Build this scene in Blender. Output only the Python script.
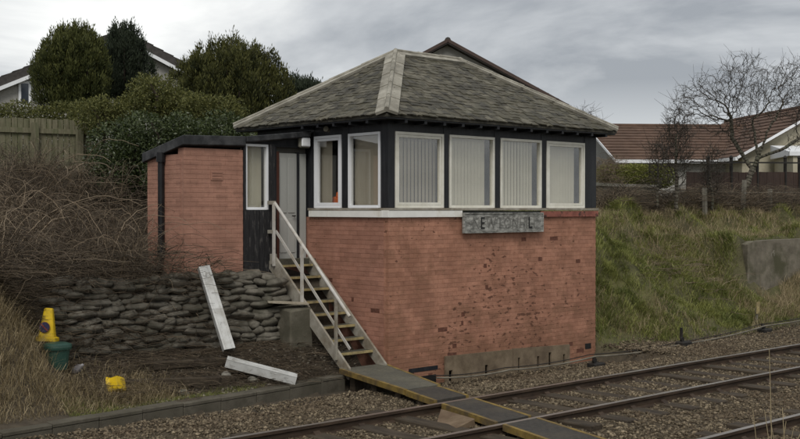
import bpy, math, random
import numpy as np
from mathutils import Vector, Matrix, Euler
R = math.radians
random.seed(7); rng = np.random.default_rng(7)
scene = bpy.context.scene
for o in list(bpy.data.objects): bpy.data.objects.remove(o)
col = scene.collection

# ------------------------------------------------------------------ camera
FPX, HOR, CH = 1098.0, 209.0, 2.72          # focal length / horizon row in 800 px picture, eye height
SN, CS = .743, .669
cam_d = bpy.data.cameras.new('camera'); cam = bpy.data.objects.new('camera', cam_d); col.objects.link(cam)
cam_d.sensor_width = 36; cam_d.lens = FPX / 800 * 36
cam_d.clip_start = .1; cam_d.clip_end = 5000
cam.location = (0, 0, CH)
cam.rotation_euler = (R(90) - math.atan((219.5 - HOR) / FPX), 0, -math.atan2(CS, SN))
scene.camera = cam

# ------------------------------------------------------------------ sky, sun, exposure
SUN_EL, SUN_AZ = 48, 224          # direction the light comes from, degrees counter-clockwise from +X
world = bpy.data.worlds.new('World'); scene.world = world; world.use_nodes = True
wn, wl = world.node_tree.nodes, world.node_tree.links
wn.clear()
def N(nt, typ, **kw):
    n = nt.nodes.new(typ)
    for k, v in kw.items():
        if k in n.inputs: n.inputs[k].default_value = v
        else: setattr(n, k, v)
    return n
wt = world.node_tree
out = N(wt, 'ShaderNodeOutputWorld'); bg = N(wt, 'ShaderNodeBackground'); bg.inputs['Strength'].default_value = .1
sky = N(wt, 'ShaderNodeTexSky'); sky.sky_type = 'NISHITA'; sky.sun_disc = False
sky.sun_elevation = R(SUN_EL); sky.sun_rotation = R(90 - SUN_AZ)
tc = N(wt, 'ShaderNodeTexCoord')
sep = N(wt, 'ShaderNodeSeparateXYZ'); wl.new(tc.outputs['Generated'], sep.inputs[0])
addz = N(wt, 'ShaderNodeMath', operation='MAXIMUM'); wl.new(sep.outputs['Z'], addz.inputs[0]); addz.inputs[1].default_value = 0
addz2 = N(wt, 'ShaderNodeMath', operation='ADD'); wl.new(addz.outputs[0], addz2.inputs[0]); addz2.inputs[1].default_value = .13
comb = N(wt, 'ShaderNodeCombineXYZ')
for a in 'XY':
    d = N(wt, 'ShaderNodeMath', operation='DIVIDE'); wl.new(sep.outputs[a], d.inputs[0]); wl.new(addz2.outputs[0], d.inputs[1])
    wl.new(d.outputs[0], comb.inputs[a])
def wnoise(scale, detail, rough, off, dist=0.0):
    mp = N(wt, 'ShaderNodeMapping'); mp.inputs['Location'].default_value = off; wl.new(comb.outputs[0], mp.inputs[0])
    n = N(wt, 'ShaderNodeTexNoise'); n.inputs['Scale'].default_value = scale; n.inputs['Detail'].default_value = detail
    n.inputs['Roughness'].default_value = rough; n.inputs['Distortion'].default_value = dist
    wl.new(mp.outputs[0], n.inputs[0]); return n
n1 = wnoise(.34, 2.0, .5, (8.3955, 2.7217, 5.4777), .2)
n2 = wnoise(.75, 7.0, .55, (5.1, 2.2, 0), .5)
m1 = N(wt, 'ShaderNodeMath', operation='MULTIPLY_ADD'); wl.new(n2.outputs[0], m1.inputs[0]); m1.inputs[1].default_value = .85; m1.inputs[2].default_value = -.425
m2 = N(wt, 'ShaderNodeMath', operation='ADD'); wl.new(n1.outputs[0], m2.inputs[0]); wl.new(m1.outputs[0], m2.inputs[1])
ramp = N(wt, 'ShaderNodeValToRGB'); wl.new(m2.outputs[0], ramp.inputs[0])
cr = ramp.color_ramp; cr.elements[0].position = .36; cr.elements[0].color = (2.7, 2.87, 3.1, 1)
cr.elements[1].position = .64; cr.elements[1].color = (7.7, 7.75, 7.6, 1)
e = cr.elements.new(.49); e.color = (4.6, 4.75, 4.9, 1)
# pale band of thin cloud all round the horizon
hz = N(wt, 'ShaderNodeMapRange'); wl.new(sep.outputs['Z'], hz.inputs[0])
hz.inputs[1].default_value = .05; hz.inputs[2].default_value = .115; hz.inputs[3].default_value = .75; hz.inputs[4].default_value = 0
mixh = N(wt, 'ShaderNodeMixRGB'); wl.new(hz.outputs[0], mixh.inputs[0]); wl.new(ramp.outputs[0], mixh.inputs[1]); mixh.inputs[2].default_value = (6.2, 6.4, 6.5, 1)
mixs = N(wt, 'ShaderNodeMixRGB'); mixs.inputs[0].default_value = .96
wl.new(sky.outputs[0], mixs.inputs[1]); wl.new(mixh.outputs[0], mixs.inputs[2])
wl.new(mixs.outputs[0], bg.inputs[0]); wl.new(bg.outputs[0], out.inputs[0])

sd = bpy.data.lights.new('sun', 'SUN'); so = bpy.data.objects.new('sun', sd); col.objects.link(so)
sd.energy = 1.5; sd.angle = R(28); sd.color = (1, .965, .91)
sv = Vector((math.cos(R(SUN_EL)) * math.cos(R(SUN_AZ)), math.cos(R(SUN_EL)) * math.sin(R(SUN_AZ)), math.sin(R(SUN_EL))))
so.rotation_euler = sv.to_track_quat('Z', 'Y').to_euler(); so.location = (0, 0, 40)

scene.render.engine = 'CYCLES'
scene.view_settings.view_transform = 'Standard'; scene.view_settings.look = 'None'
scene.view_settings.exposure = .42; scene.view_settings.gamma = 1

# ------------------------------------------------------------------ materials
MATS = {}
def pmat(name, c1, c2, scale=6, rough=.8, bump=.3, bscale=None, c3=None, s3=1.2, f3=.5, spec=.3, detail=6, pos=True, metal=0, stretch=None, attr=False, lo=.35, hi=.65, lo3=.45, hi3=.62, bdist=.01):
    """noise mottled surface in two tones, an optional third tone in larger patches and noise relief"""
    m = bpy.data.materials.new(name); m.use_nodes = True; nt = m.node_tree; L = nt.links
    b = nt.nodes['Principled BSDF']; b.inputs['Roughness'].default_value = rough; b.inputs['Specular IOR Level'].default_value = spec; b.inputs['Metallic'].default_value = metal
    if pos: src = N(nt, 'ShaderNodeNewGeometry').outputs['Position']
    else: src = N(nt, 'ShaderNodeTexCoord').outputs['Object']
    if stretch:
        mp = N(nt, 'ShaderNodeMapping'); mp.inputs['Scale'].default_value = stretch; L.new(src, mp.inputs[0]); src = mp.outputs[0]
    if attr:
        a = N(nt, 'ShaderNodeAttribute'); a.attribute_name = 'var'; fac = a.outputs['Fac']; lo, hi = 0, 1
    else:
        n = N(nt, 'ShaderNodeTexNoise', Scale=scale, Detail=detail, Roughness=.6); L.new(src, n.inputs['Vector']); fac = n.outputs['Fac']
    r = N(nt, 'ShaderNodeValToRGB'); L.new(fac, r.inputs[0]); r.color_ramp.elements[0].position = lo; r.color_ramp.elements[1].position = hi
    r.color_ramp.elements[0].color = (*c1, 1); r.color_ramp.elements[1].color = (*c2, 1)
    outc = r.outputs[0]
    if c3:
        n3 = N(nt, 'ShaderNodeTexNoise', Scale=s3, Detail=5, Roughness=.65); L.new(src, n3.inputs['Vector'])
        r3 = N(nt, 'ShaderNodeMapRange'); L.new(n3.outputs['Fac'], r3.inputs[0]); r3.inputs[1].default_value = lo3; r3.inputs[2].default_value = hi3; r3.inputs[4].default_value = f3
        mx = N(nt, 'ShaderNodeMixRGB'); L.new(r3.outputs[0], mx.inputs[0]); L.new(outc, mx.inputs[1]); mx.inputs[2].default_value = (*c3, 1); outc = mx.outputs[0]
    L.new(outc, b.inputs['Base Color'])
    if bump:
        nb = N(nt, 'ShaderNodeTexNoise', Scale=bscale or scale * 5, Detail=5, Roughness=.6); L.new(src, nb.inputs['Vector'])
        bp = N(nt, 'ShaderNodeBump', Strength=bump, Distance=bdist); L.new(nb.outputs['Fac'], bp.inputs['Height']); L.new(bp.outputs[0], b.inputs['Normal'])
    MATS[name] = m; return m
def leafmat(name, c1, c2, rough=.6, trans=.25, spec=.25):
    m = pmat(name, c1, c2, attr=True, bump=0, rough=rough, spec=spec)
    nt = m.node_tree; L = nt.links; b = nt.nodes['Principled BSDF']
    src = b.inputs['Base Color'].links[0].from_socket
    t = N(nt, 'ShaderNodeBsdfTranslucent'); L.new(src, t.inputs[0])
    mx = N(nt, 'ShaderNodeMixShader'); mx.inputs[0].default_value = trans
    L.new(b.outputs[0], mx.inputs[1]); L.new(t.outputs[0], mx.inputs[2]); L.new(mx.outputs[0], nt.nodes['Material Output'].inputs[0])
    return m

pmat('brick_paint', (.31, .150, .096), (.405, .203, .134), scale=9, rough=.75, bump=.5, bscale=40, c3=(.225, .106, .066), s3=1.6, f3=0.6, spec=.25)
pmat('brick_bare', (.085, .036, .024), (.15, .062, .040), scale=20, rough=.9, bump=.8, bscale=60)
pmat('brick_joint', (.29, .14, .09), (.365, .182, .12), scale=9, rough=.85, bump=.4)
pmat('brick_clean', (.295, .143, .098), (.365, .184, .13), scale=7, rough=.75, bump=.4, bscale=40, c3=(.25, .12, .08), s3=1.5, f3=.4)
pmat('annex_brick', (.32, .166, .118), (.37, .195, .138), scale=7, rough=.75, bump=.35, bscale=40, c3=(.28, .142, .10), s3=1.3, f3=.4)
pmat('black_timber', (.007, .008, .010), (.014, .015, .018), scale=5, rough=.5, bump=.3, stretch=(8, 8, 1), c3=(.03, .031, .034), s3=1.2, f3=.5)
pmat('peeling_boards', (.012, .012, .013), (.024, .024, .025), scale=4, rough=.7, bump=.5, stretch=(10, 10, 1.2), c3=(.15, .14, .13), s3=3.2, f3=.7, lo3=.56, hi3=.66)
pmat('slate', (.046, .041, .028), (.115, .103, .073), scale=5, rough=.7, bump=.5, bscale=45, c3=(.05, .046, .026), s3=2.2, f3=.7, spec=.3)
pmat('slate_b', (.068, .062, .045), (.148, .135, .10), scale=6, rough=.7, bump=.5, bscale=45, c3=(.042, .04, .025), s3=2.6, f3=.6, spec=.3)
pmat('slate_c', (.028, .026, .019), (.065, .059, .043), scale=6, rough=.7, bump=.5, bscale=45, c3=(.10, .092, .072), s3=5, f3=0.5, spec=.3)
pmat('hip_stone', (.22, .205, .168), (.36, .34, .285), scale=5, rough=.85, bump=.5, bscale=30, c3=(.13, .12, .095), s3=2, f3=.6)
pmat('cream_paint', (.64, .62, .53), (.74, .72, .64), scale=3, rough=.4, bump=.05, c3=(.5, .47, .38), s3=5, f3=.35, spec=.4)
pmat('white_paint', (.70, .69, .65), (.80, .79, .75), scale=3, rough=.5, bump=.1, c3=(.5, .46, .36), s3=3, f3=.5, lo3=.52, hi3=.66)
pmat('red_sill', (.17, .06, .045), (.30, .11, .08), scale=6, rough=.8, bump=.5, c3=(.05, .03, .025), s3=7, f3=.9, lo3=.55, hi3=.62)
pmat('blind_beige', (.52, .49, .39), (.57, .54, .43), scale=2, rough=.9, bump=0)
pmat('blind_brown', (.35, .315, .245), (.40, .36, .285), scale=2, rough=.9, bump=0)
pmat('interior', (.10, .095, .085), (.13, .125, .11), scale=1, rough=.9, bump=0)
pmat('hivis', (.85, .16, .03), (.95, .22, .05), scale=4, rough=.7, bump=.2)
pmat('door_paint', (.33, .335, .31), (.40, .40, .375), scale=4, rough=.55, bump=.1, c3=(.27, .27, .25), s3=2, f3=.5)
pmat('jamb_brown', (.06, .022, .014), (.085, .03, .02), scale=6, rough=.6, bump=.2)
pmat('felt', (.016, .017, .018), (.03, .031, .033), scale=8, rough=.75, bump=.4, c3=(.10, .10, .10), s3=2, f3=0.45)
pmat('pipe_black', (.008, .008, .009), (.016, .016, .017), scale=6, rough=.4, bump=.1)
pmat('sign_board', (.13, .128, .115), (.40, .395, .36), scale=9, rough=.85, bump=.5, bscale=50, stretch=(1, 1, 2.2), c3=(.06, .058, .052), s3=14, f3=0.6, lo3=.5, hi3=.62)
pmat('sign_ghost', (.10, .098, .09), (.22, .215, .195), scale=18, rough=.85, bump=.4)
pmat('sign_black', (.008, .008, .008), (.015, .015, .015), scale=8, rough=.5, bump=.1)
pmat('fibre_board', (.13, .098, .062), (.21, .162, .108), scale=6, rough=.9, bump=.4, c3=(.085, .06, .04), s3=1.6, f3=.6)
pmat('stair_metal', (.24, .22, .18), (.34, .315, .265), scale=8, rough=.55, bump=.2, c3=(.14, .105, .062), s3=3, f3=.6)
pmat('rail_paint', (.44, .42, .385), (.54, .52, .48), scale=6, rough=.5, bump=.15, c3=(.26, .21, .13), s3=3.5, f3=.5)
pmat('tread_top', (.05, .047, .035), (.09, .083, .06), scale=12, rough=.85, bump=.4)
pmat('nosing', (.30, .235, .10), (.42, .34, .17), scale=10, rough=.8, bump=.3, c3=(.12, .095, .06), s3=6, f3=.6)
pmat('mesh_deck', (.085, .08, .06), (.13, .122, .093), scale=25, rough=.85, bump=.6, bscale=90, c3=(.06, .058, .05), s3=2, f3=.5)
pmat('rubber_deck', (.030, .027, .023), (.055, .049, .041), scale=18, rough=.75, bump=.4, bscale=80, c3=(.085, .07, .048), s3=2, f3=.4)
pmat('yellow_edge', (.15, .10, .026), (.25, .17, .045), scale=9, rough=.8, bump=.3, c3=(.085, .062, .038), s3=4, f3=.8)
pmat('rail_rust', (.030, .019, .012), (.064, .042, .027), scale=10, rough=.75, bump=.3, stretch=(.3, 1, 1))
pmat('rail_head', (.24, .215, .19), (.36, .33, .30), scale=8, rough=.35, bump=.1, stretch=(.2, 2, 1), metal=.5, c3=(.12, .085, .06), s3=2, f3=.5)
pmat('sleeper_timber', (.026, .019, .012), (.060, .045, .030), scale=5, rough=.85, bump=.6, stretch=(4, .6, 4), c3=(.085, .066, .043), s3=1.5, f3=.5)
pmat('ballast_bed', (.04, .03, .018), (.10, .077, .048), scale=22, rough=.95, bump=1, bscale=22, bdist=.04, c3=(.085, .065, .04), s3=1.1, f3=.6)
pmat('ballast_stone', (.045, .033, .019), (.33, .265, .175), attr=True, rough=.9, bump=.3, bscale=60, c3=(.08, .055, .033), s3=.8, f3=.5)
pmat('concrete', (.17, .155, .13), (.25, .235, .20), scale=6, rough=.9, bump=.5, bscale=40, c3=(.10, .105, .07), s3=2.5, f3=.6)
pmat('trough_concrete', (.068, .060, .044), (.115, .102, .078), scale=8, rough=.9, bump=.5, bscale=40, c3=(.05, .046, .03), s3=2, f3=.6)
pmat('dark_concrete', (.085, .075, .055), (.14, .125, .095), scale=5, rough=.92, bump=.6, bscale=30, c3=(.055, .052, .033), s3=2, f3=.6)
pmat('grey_wall', (.115, .10, .075), (.19, .168, .128), scale=4, rough=.9, bump=.5, c3=(.06, .058, .03), s3=1.4, f3=0.9)
pmat('sack', (.078, .070, .055), (.165, .150, .12), scale=8, rough=.92, bump=.6, bscale=70, c3=(.05, .047, .032), s3=2.2, f3=.65)
pmat('trunking', (.44, .44, .42), (.54, .54, .52), scale=5, rough=.4, bump=.05, c3=(.24, .22, .18), s3=4, f3=.5, spec=.4)
pmat('plank_tan', (.26, .22, .16), (.36, .32, .25), scale=5, rough=.85, bump=.4, stretch=(3, 3, 3))
pmat('bin_green', (.014, .048, .036), (.024, .066, .05), scale=4, rough=.45, bump=.05, spec=.4)
pmat('cone_yellow', (.56, .37, .006), (.68, .46, .012), scale=5, rough=.5, bump=.1, c3=(.2, .14, .03), s3=6, f3=0.7)
pmat('roundel_blue', (.02, .018, .05), (.03, .026, .07), scale=5, rough=.5, bump=0)
pmat('roundel_red', (.14, .03, .03), (.2, .04, .035), scale=5, rough=.5, bump=0)
pmat('clear_plastic', (.20, .19, .20), (.30, .29, .30), scale=9, rough=.25, bump=.4)
pmat('earth', (.045, .036, .026), (.085, .068, .048), scale=5, rough=.95, bump=.9, bscale=18, bdist=.05, c3=(.035, .03, .02), s3=.8, f3=.5)
pmat('harl', (.30, .29, .265), (.36, .35, .32), scale=12, rough=.95, bump=.5, bscale=40, c3=(.25, .24, .215), s3=.8, f3=.5)
pmat('harl_cream', (.40, .365, .27), (.46, .42, .32), scale=10, rough=.95, bump=.4, c3=(.33, .30, .22), s3=.6, f3=.5)
pmat('roof_dark', (.045, .04, .037), (.07, .063, .058), scale=6, rough=.85, bump=.4)
pmat('roof_brown', (.085, .05, .034), (.13, .08, .055), scale=3, rough=.9, bump=.5, c3=(.07, .042, .029), s3=.7, f3=.6)
pmat('fascia_brown', (.055, .035, .028), (.075, .05, .04), scale=3, rough=.6, bump=.1)
pmat('upvc_white', (.72, .73, .74), (.78, .79, .80), scale=2, rough=.4, bump=0)
pmat('fence_wood', (.115, .106, .066), (.19, .174, .115), scale=4, rough=.9, bump=.4, stretch=(6, 6, 1), c3=(.085, .095, .045), s3=1.4, f3=.6)
pmat('fence_brown', (.040, .024, .018), (.06, .037, .028), scale=4, rough=.7, bump=.2, stretch=(5, 5, 1))
pmat('post_wood', (.13, .12, .095), (.21, .195, .16), scale=6, rough=.9, bump=.4, stretch=(6, 6, 1))
pmat('bark', (.055, .047, .036), (.13, .115, .09), scale=14, rough=.95, bump=.6, bscale=40, c3=(.07, .08, .05), s3=2, f3=.5)
pmat('bark_dark', (.03, .022, .016), (.055, .042, .032), scale=14, rough=.95, bump=.5)
pmat('cable_grey', (.11, .095, .07), (.20, .18, .14), scale=4, rough=.6, bump=.2)
pmat('stake_black', (.012, .011, .010), (.028, .024, .02), scale=8, rough=.7, bump=.3)
pmat('rust_plate', (.11, .075, .044), (.18, .13, .083), scale=7, rough=.85, bump=.4, c3=(.10, .062, .038), s3=2, f3=.6)
pmat('rubble', (.05, .04, .028), (.36, .32, .25), attr=True, rough=.9, bump=.4, bscale=40)
leafmat('grass_green', (.065, .09, .018), (.37, .375, .12), trans=.3)
leafmat('grass_dry', (.17, .13, .065), (.48, .39, .24), trans=.25)
leafmat('cane', (.030, .022, .014), (.28, .215, .145), trans=.05)
leafmat('twig', (.028, .023, .018), (.085, .07, .052), trans=.0)
leafmat('hedge_leaf', (.018, .030, .010), (.095, .118, .042), trans=.2, rough=.4, spec=.4)
leafmat('hedge_yellow', (.045, .055, .014), (.19, .185, .06), trans=.25)
leafmat('cypress_leaf', (.017, .025, .006), (.115, .122, .034), trans=.15, rough=.7)
leafmat('cypress_dark', (.011, .017, .009), (.045, .058, .033), trans=.1, rough=.7)
leafmat('cypress_brown', (.016, .021, .006), (.105, .105, .028), trans=.12, rough=.7)
leafmat('box_leaf', (.09, .105, .022), (.34, .34, .10), trans=.25)
def flaking(name, bare, dirt, amount, patch=False):
    m = MATS[name]; nt = m.node_tree; L = nt.links; b = nt.nodes['Principled BSDF']; src = b.inputs['Base Color'].links[0].from_socket
    pos = N(nt, 'ShaderNodeNewGeometry').outputs['Position']; sp_ = N(nt, 'ShaderNodeSeparateXYZ'); L.new(pos, sp_.inputs[0])
    def mth(op, a, b_=None, c=None):
        q = N(nt, 'ShaderNodeMath', operation=op)
        for i, v in enumerate((a, b_, c)):
            if v is None: continue
            if isinstance(v, (int, float)): q.inputs[i].default_value = v
            else: L.new(v, q.inputs[i])
        return q.outputs[0]
    def noise(sc, st, det=4, rgh=.6):
        mp = N(nt, 'ShaderNodeMapping'); mp.inputs['Scale'].default_value = st; L.new(pos, mp.inputs[0]); q = N(nt, 'ShaderNodeTexNoise', Scale=sc, Detail=det, Roughness=rgh); L.new(mp.outputs[0], q.inputs['Vector']); return q.outputs['Fac']
    def mixc(f, a, colr):
        q = N(nt, 'ShaderNodeMixRGB'); L.new(f, q.inputs[0]); L.new(a, q.inputs[1]); q.inputs[2].default_value = (*colr, 1); return q.outputs[0]
    row = mth('FLOOR', mth('DIVIDE', mth('SUBTRACT', sp_.outputs['Z'], -.45), .0757)); along = mth('FLOOR', mth('ADD', mth('DIVIDE', mth('ADD', sp_.outputs['X'], sp_.outputs['Y']), .226), mth('MULTIPLY', row, .5)))
    cb = N(nt, 'ShaderNodeCombineXYZ'); L.new(row, cb.inputs[0]); L.new(along, cb.inputs[1]); wnz = N(nt, 'ShaderNodeTexWhiteNoise'); L.new(cb.outputs[0], wnz.inputs['Vector'])
    hsv = N(nt, 'ShaderNodeHueSaturation'); L.new(src, hsv.inputs['Color']); L.new(mth('MULTIPLY_ADD', wnz.outputs['Value'], .26, .87), hsv.inputs['Value']); c_ = hsv.outputs[0]
    region = noise(.75, (1, 1, 1), 3); dn = noise(1.7, (1, 1, 1.6), 6, .7)
    low = N(nt, 'ShaderNodeMapRange'); L.new(sp_.outputs['Z'], low.inputs[0]); low.inputs[1].default_value = -.4; low.inputs[2].default_value = 1.3; low.inputs[3].default_value = .20; low.inputs[4].default_value = 0
    dm = N(nt, 'ShaderNodeMapRange'); L.new(mth('ADD', dn, low.outputs[0]), dm.inputs[0]); dm.inputs[1].default_value = .52; dm.inputs[2].default_value = .66; dm.inputs[4].default_value = .62; c_ = mixc(dm.outputs[0], c_, dirt)
    fl = noise(8.0, (1, 1, 2.0), 4, .5); fm = N(nt, 'ShaderNodeMapRange'); wear = mth('MULTIPLY', mth('SUBTRACT', region, .5), .45)
    if patch:      # most paint has come off in a diagonal area of the trackside face
        ux = mth('DIVIDE', mth('SUBTRACT', sp_.outputs['X'], 14.9), 1.5); uz = mth('DIVIDE', mth('SUBTRACT', mth('SUBTRACT', sp_.outputs['Z'], .95), mth('MULTIPLY', ux, .55)), .75)
        dd_ = mth('SQRT', mth('ADD', mth('MULTIPLY', ux, ux), mth('MULTIPLY', uz, uz))); mr = N(nt, 'ShaderNodeMapRange'); L.new(dd_, mr.inputs[0]); mr.inputs[1].default_value = .1; mr.inputs[2].default_value = 1.9; mr.inputs[3].default_value = .05; mr.inputs[4].default_value = -.045
        wear = mth('ADD', wear, mr.outputs[0])
    L.new(mth('ADD', fl, wear), fm.inputs[0]); fm.inputs[1].default_value = .66 - amount; fm.inputs[2].default_value = .69 - amount; fm.inputs[4].default_value = .85
    c_ = mixc(fm.outputs[0], c_, bare); L.new(c_, b.inputs['Base Color'])
FLK = .034
flaking('brick_clean', (.12, .055, .035), (.22, .11, .072), -.10); flaking('brick_paint', (.095, .042, .026), (.19, .098, .058), FLK, True); flaking('brick_joint', (.095, .042, .026), (.19, .098, .058), FLK, True); flaking('annex_brick', (.2, .1, .07), (.25, .13, .09), -.06)
# glass: mostly clear, mirror reflection by Fresnel
g = bpy.data.materials.new('glass'); g.use_nodes = True; nt = g.node_tree; nt.nodes.clear()
o_ = N(nt, 'ShaderNodeOutputMaterial'); tr = N(nt, 'ShaderNodeBsdfTransparent'); tr.inputs[0].default_value = (.97, .97, .96, 1)
gl = N(nt, 'ShaderNodeBsdfGlossy'); gl.inputs['Roughness'].default_value = .02
lw = N(nt, 'ShaderNodeLayerWeight'); lw.inputs[0].default_value = .5
pw5 = N(nt, 'ShaderNodeMath', operation='POWER'); nt.links.new(lw.outputs['Facing'], pw5.inputs[0]); pw5.inputs[1].default_value = 4
fr = N(nt, 'ShaderNodeMath', operation='MULTIPLY_ADD'); nt.links.new(pw5.outputs[0], fr.inputs[0]); fr.inputs[1].default_value = .9; fr.inputs[2].default_value = .085
mx = N(nt, 'ShaderNodeMixShader'); nt.links.new(fr.outputs[0], mx.inputs[0]); nt.links.new(tr.outputs[0], mx.inputs[1]); nt.links.new(gl.outputs[0], mx.inputs[2]); nt.links.new(mx.outputs[0], o_.inputs[0])
MATS['glass'] = g
pmat('dark_glass', (.03, .035, .045), (.05, .06, .075), scale=1, rough=.08, bump=0, spec=.8)
# ground: earth with grassy places (the 'var' attribute says where turf grows)
gm = pmat('ground', (.050, .040, .028), (.085, .068, .047), scale=4, rough=.95, bump=.8, bscale=14, bdist=.05)
nt = gm.node_tree; b = nt.nodes['Principled BSDF']; src = b.inputs['Base Color'].links[0].from_socket
a = N(nt, 'ShaderNodeAttribute'); a.attribute_name = 'var'
ge = N(nt, 'ShaderNodeNewGeometry'); n = N(nt, 'ShaderNodeTexNoise', Scale=2.5, Detail=5); nt.links.new(ge.outputs['Position'], n.inputs['Vector'])
r = N(nt, 'ShaderNodeValToRGB'); nt.links.new(n.outputs['Fac'], r.inputs[0]); r.color_ramp.elements[0].color = (.05, .05, .02, 1); r.color_ramp.elements[1].color = (.115, .112, .042, 1)
r.color_ramp.elements[0].position = .35; r.color_ramp.elements[1].position = .65
mx = N(nt, 'ShaderNodeMixRGB'); nt.links.new(a.outputs['Fac'], mx.inputs[0]); nt.links.new(src, mx.inputs[1]); nt.links.new(r.outputs[0], mx.inputs[2]); nt.links.new(mx.outputs[0], b.inputs['Base Color'])

# ------------------------------------------------------------------ helpers
ORG = {}
def org(o): return ORG.get(o.name, Vector((0, 0, 0))) if o else Vector((0, 0, 0))
def tag(o, label=None, cat=None, group=None, kind=None):
    if label: o['label'] = label
    if cat: o['category'] = cat
    if group: o['group'] = group
    if kind: o['kind'] = kind
    return o
def thing(name, loc, label, cat, group=None):
    o = bpy.data.objects.new(name, None); o.empty_display_size = .2; col.objects.link(o); o.location = loc; ORG[o.name] = Vector(loc)
    return tag(o, label, cat, group)
def link(name, me, parent=None, loc=None):
    o = bpy.data.objects.new(name, me); col.objects.link(o)
    if parent: o.parent = parent
    if loc is not None: o.location = Vector(loc) - org(parent)
    ORG[o.name] = org(parent) if loc is None else Vector(loc)
    return o
def rot2(x, y, a): return x * math.cos(a) - y * math.sin(a), x * math.sin(a) + y * math.cos(a)
class MB:
    """collects solids in world coordinates; build() links them as one mesh object"""
    def __init__(s): s.v = []; s.f = []; s.mi = []; s.cur = 0
    def add(s, vs, fs):
        o = len(s.v); s.v += [tuple(v) for v in vs]
        for f in fs: s.f.append(tuple(i + o for i in f)); s.mi.append(s.cur)
        return s
    def box(s, x0, x1, y0, y1, z0, z1, M=None):
        vs = [Vector(p) for p in ((x0, y0, z0), (x1, y0, z0), (x1, y1, z0), (x0, y1, z0), (x0, y0, z1), (x1, y0, z1), (x1, y1, z1), (x0, y1, z1))]
        if M: vs = [M @ v for v in vs]
        return s.add(vs, [(0, 3, 2, 1), (4, 5, 6, 7), (0, 1, 5, 4), (1, 2, 6, 5), (2, 3, 7, 6), (3, 0, 4, 7)])
    def hexa(s, bottom, top):
        return s.add(list(bottom) + list(top), [(3, 2, 1, 0), (4, 5, 6, 7), (0, 1, 5, 4), (1, 2, 6, 5), (2, 3, 7, 6), (3, 0, 4, 7)])
    def bar(s, p, q, w, h, up=(0, 0, 1)):
        p, q = Vector(p), Vector(q); d = (q - p).normalized(); u = Vector(up)
        sd_ = d.cross(u)
        if sd_.length < 1e-4: sd_ = d.cross(Vector((0, 1, 0)))
        sd_.normalize(); u = sd_.cross(d).normalized()
        c = lambda o: [o - sd_ * w / 2 - u * h / 2, o + sd_ * w / 2 - u * h / 2, o + sd_ * w / 2 + u * h / 2, o - sd_ * w / 2 + u * h / 2]
        return s.add(c(p) + c(q), [(0, 1, 2, 3), (7, 6, 5, 4), (0, 4, 5, 1), (1, 5, 6, 2), (2, 6, 7, 3), (3, 7, 4, 0)])
    def tube(s, pts, rad, n=8):
        pts = [Vector(p) for p in pts]; k = len(pts); rads = rad if hasattr(rad, '__len__') else [rad] * k; vs = []
        for i, p in enumerate(pts):
            d = (pts[min(i + 1, k - 1)] - pts[max(i - 1, 0)]).normalized()
            a = d.cross(Vector((0, 0, 1)));
            if a.length < .05: a = d.cross(Vector((0, 1, 0)))
            a.normalize(); b_ = d.cross(a)
            vs += [p + (a * math.cos(2 * math.pi * j / n) + b_ * math.sin(2 * math.pi * j / n)) * rads[i] for j in range(n)]
        fs = [(i * n + j, i * n + (j + 1) % n, (i + 1) * n + (j + 1) % n, (i + 1) * n + j) for i in range(k - 1) for j in range(n)]
        fs += [tuple(range(n))[::-1], tuple((k - 1) * n + j for j in range(n))]
        return s.add(vs, fs)
    def lathe(s, prof, c, n=16, M=None):
        vs = []
        for r_, z in prof: vs += [Vector((r_ * math.cos(2 * math.pi * j / n), r_ * math.sin(2 * math.pi * j / n), z)) for j in range(n)]
        vs = [(M @ v if M else v) + Vector(c) for v in vs]; k = len(prof)
        fs = [(i * n + j, i * n + (j + 1) % n, (i + 1) * n + (j + 1) % n, (i + 1) * n + j) for i in range(k - 1) for j in range(n)]
        fs += [tuple(range(n))[::-1], tuple((k - 1) * n + j for j in range(n))]
        return s.add(vs, fs)
    def prism(s, poly, ext):
        n = len(poly); e_ = Vector(ext); vs = [Vector(p) for p in poly] + [Vector(p) + e_ for p in poly]
        return s.add(vs, [tuple(range(n))[::-1], tuple(range(n, 2 * n))] + [(i, (i + 1) % n, (i + 1) % n + n, i + n) for i in range(n)])
    def build(s, name, mat, parent=None, smooth=False, bevel=0, fix=True):
        me = bpy.data.meshes.new(name); top = parent is None
        if top:
            a = np.array(s.v); loc = Vector(((a[:, 0].min() + a[:, 0].max()) / 2, (a[:, 1].min() + a[:, 1].max()) / 2, a[:, 2].min()))
        else: loc = org(parent)
        me.from_pydata([Vector(v) - loc for v in s.v], [], s.f)
        for m in (mat if isinstance(mat, (list, tuple)) else [mat]): me.materials.append(MATS[m])
        me.polygons.foreach_set('material_index', s.mi)
        if fix:
            import bmesh
            bm = bmesh.new(); bm.from_mesh(me); bmesh.ops.recalc_face_normals(bm, faces=bm.faces)
            if bevel: bmesh.ops.bevel(bm, geom=bm.edges[:], offset=bevel, segments=1, affect='EDGES', clamp_overlap=True)
            bm.to_mesh(me); bm.free()
        if smooth: me.polygons.foreach_set('use_smooth', [True] * len(me.polygons))
        me.update()
        o = link(name, me, parent)
        if top: o.location = loc; ORG[o.name] = loc
        return o
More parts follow.
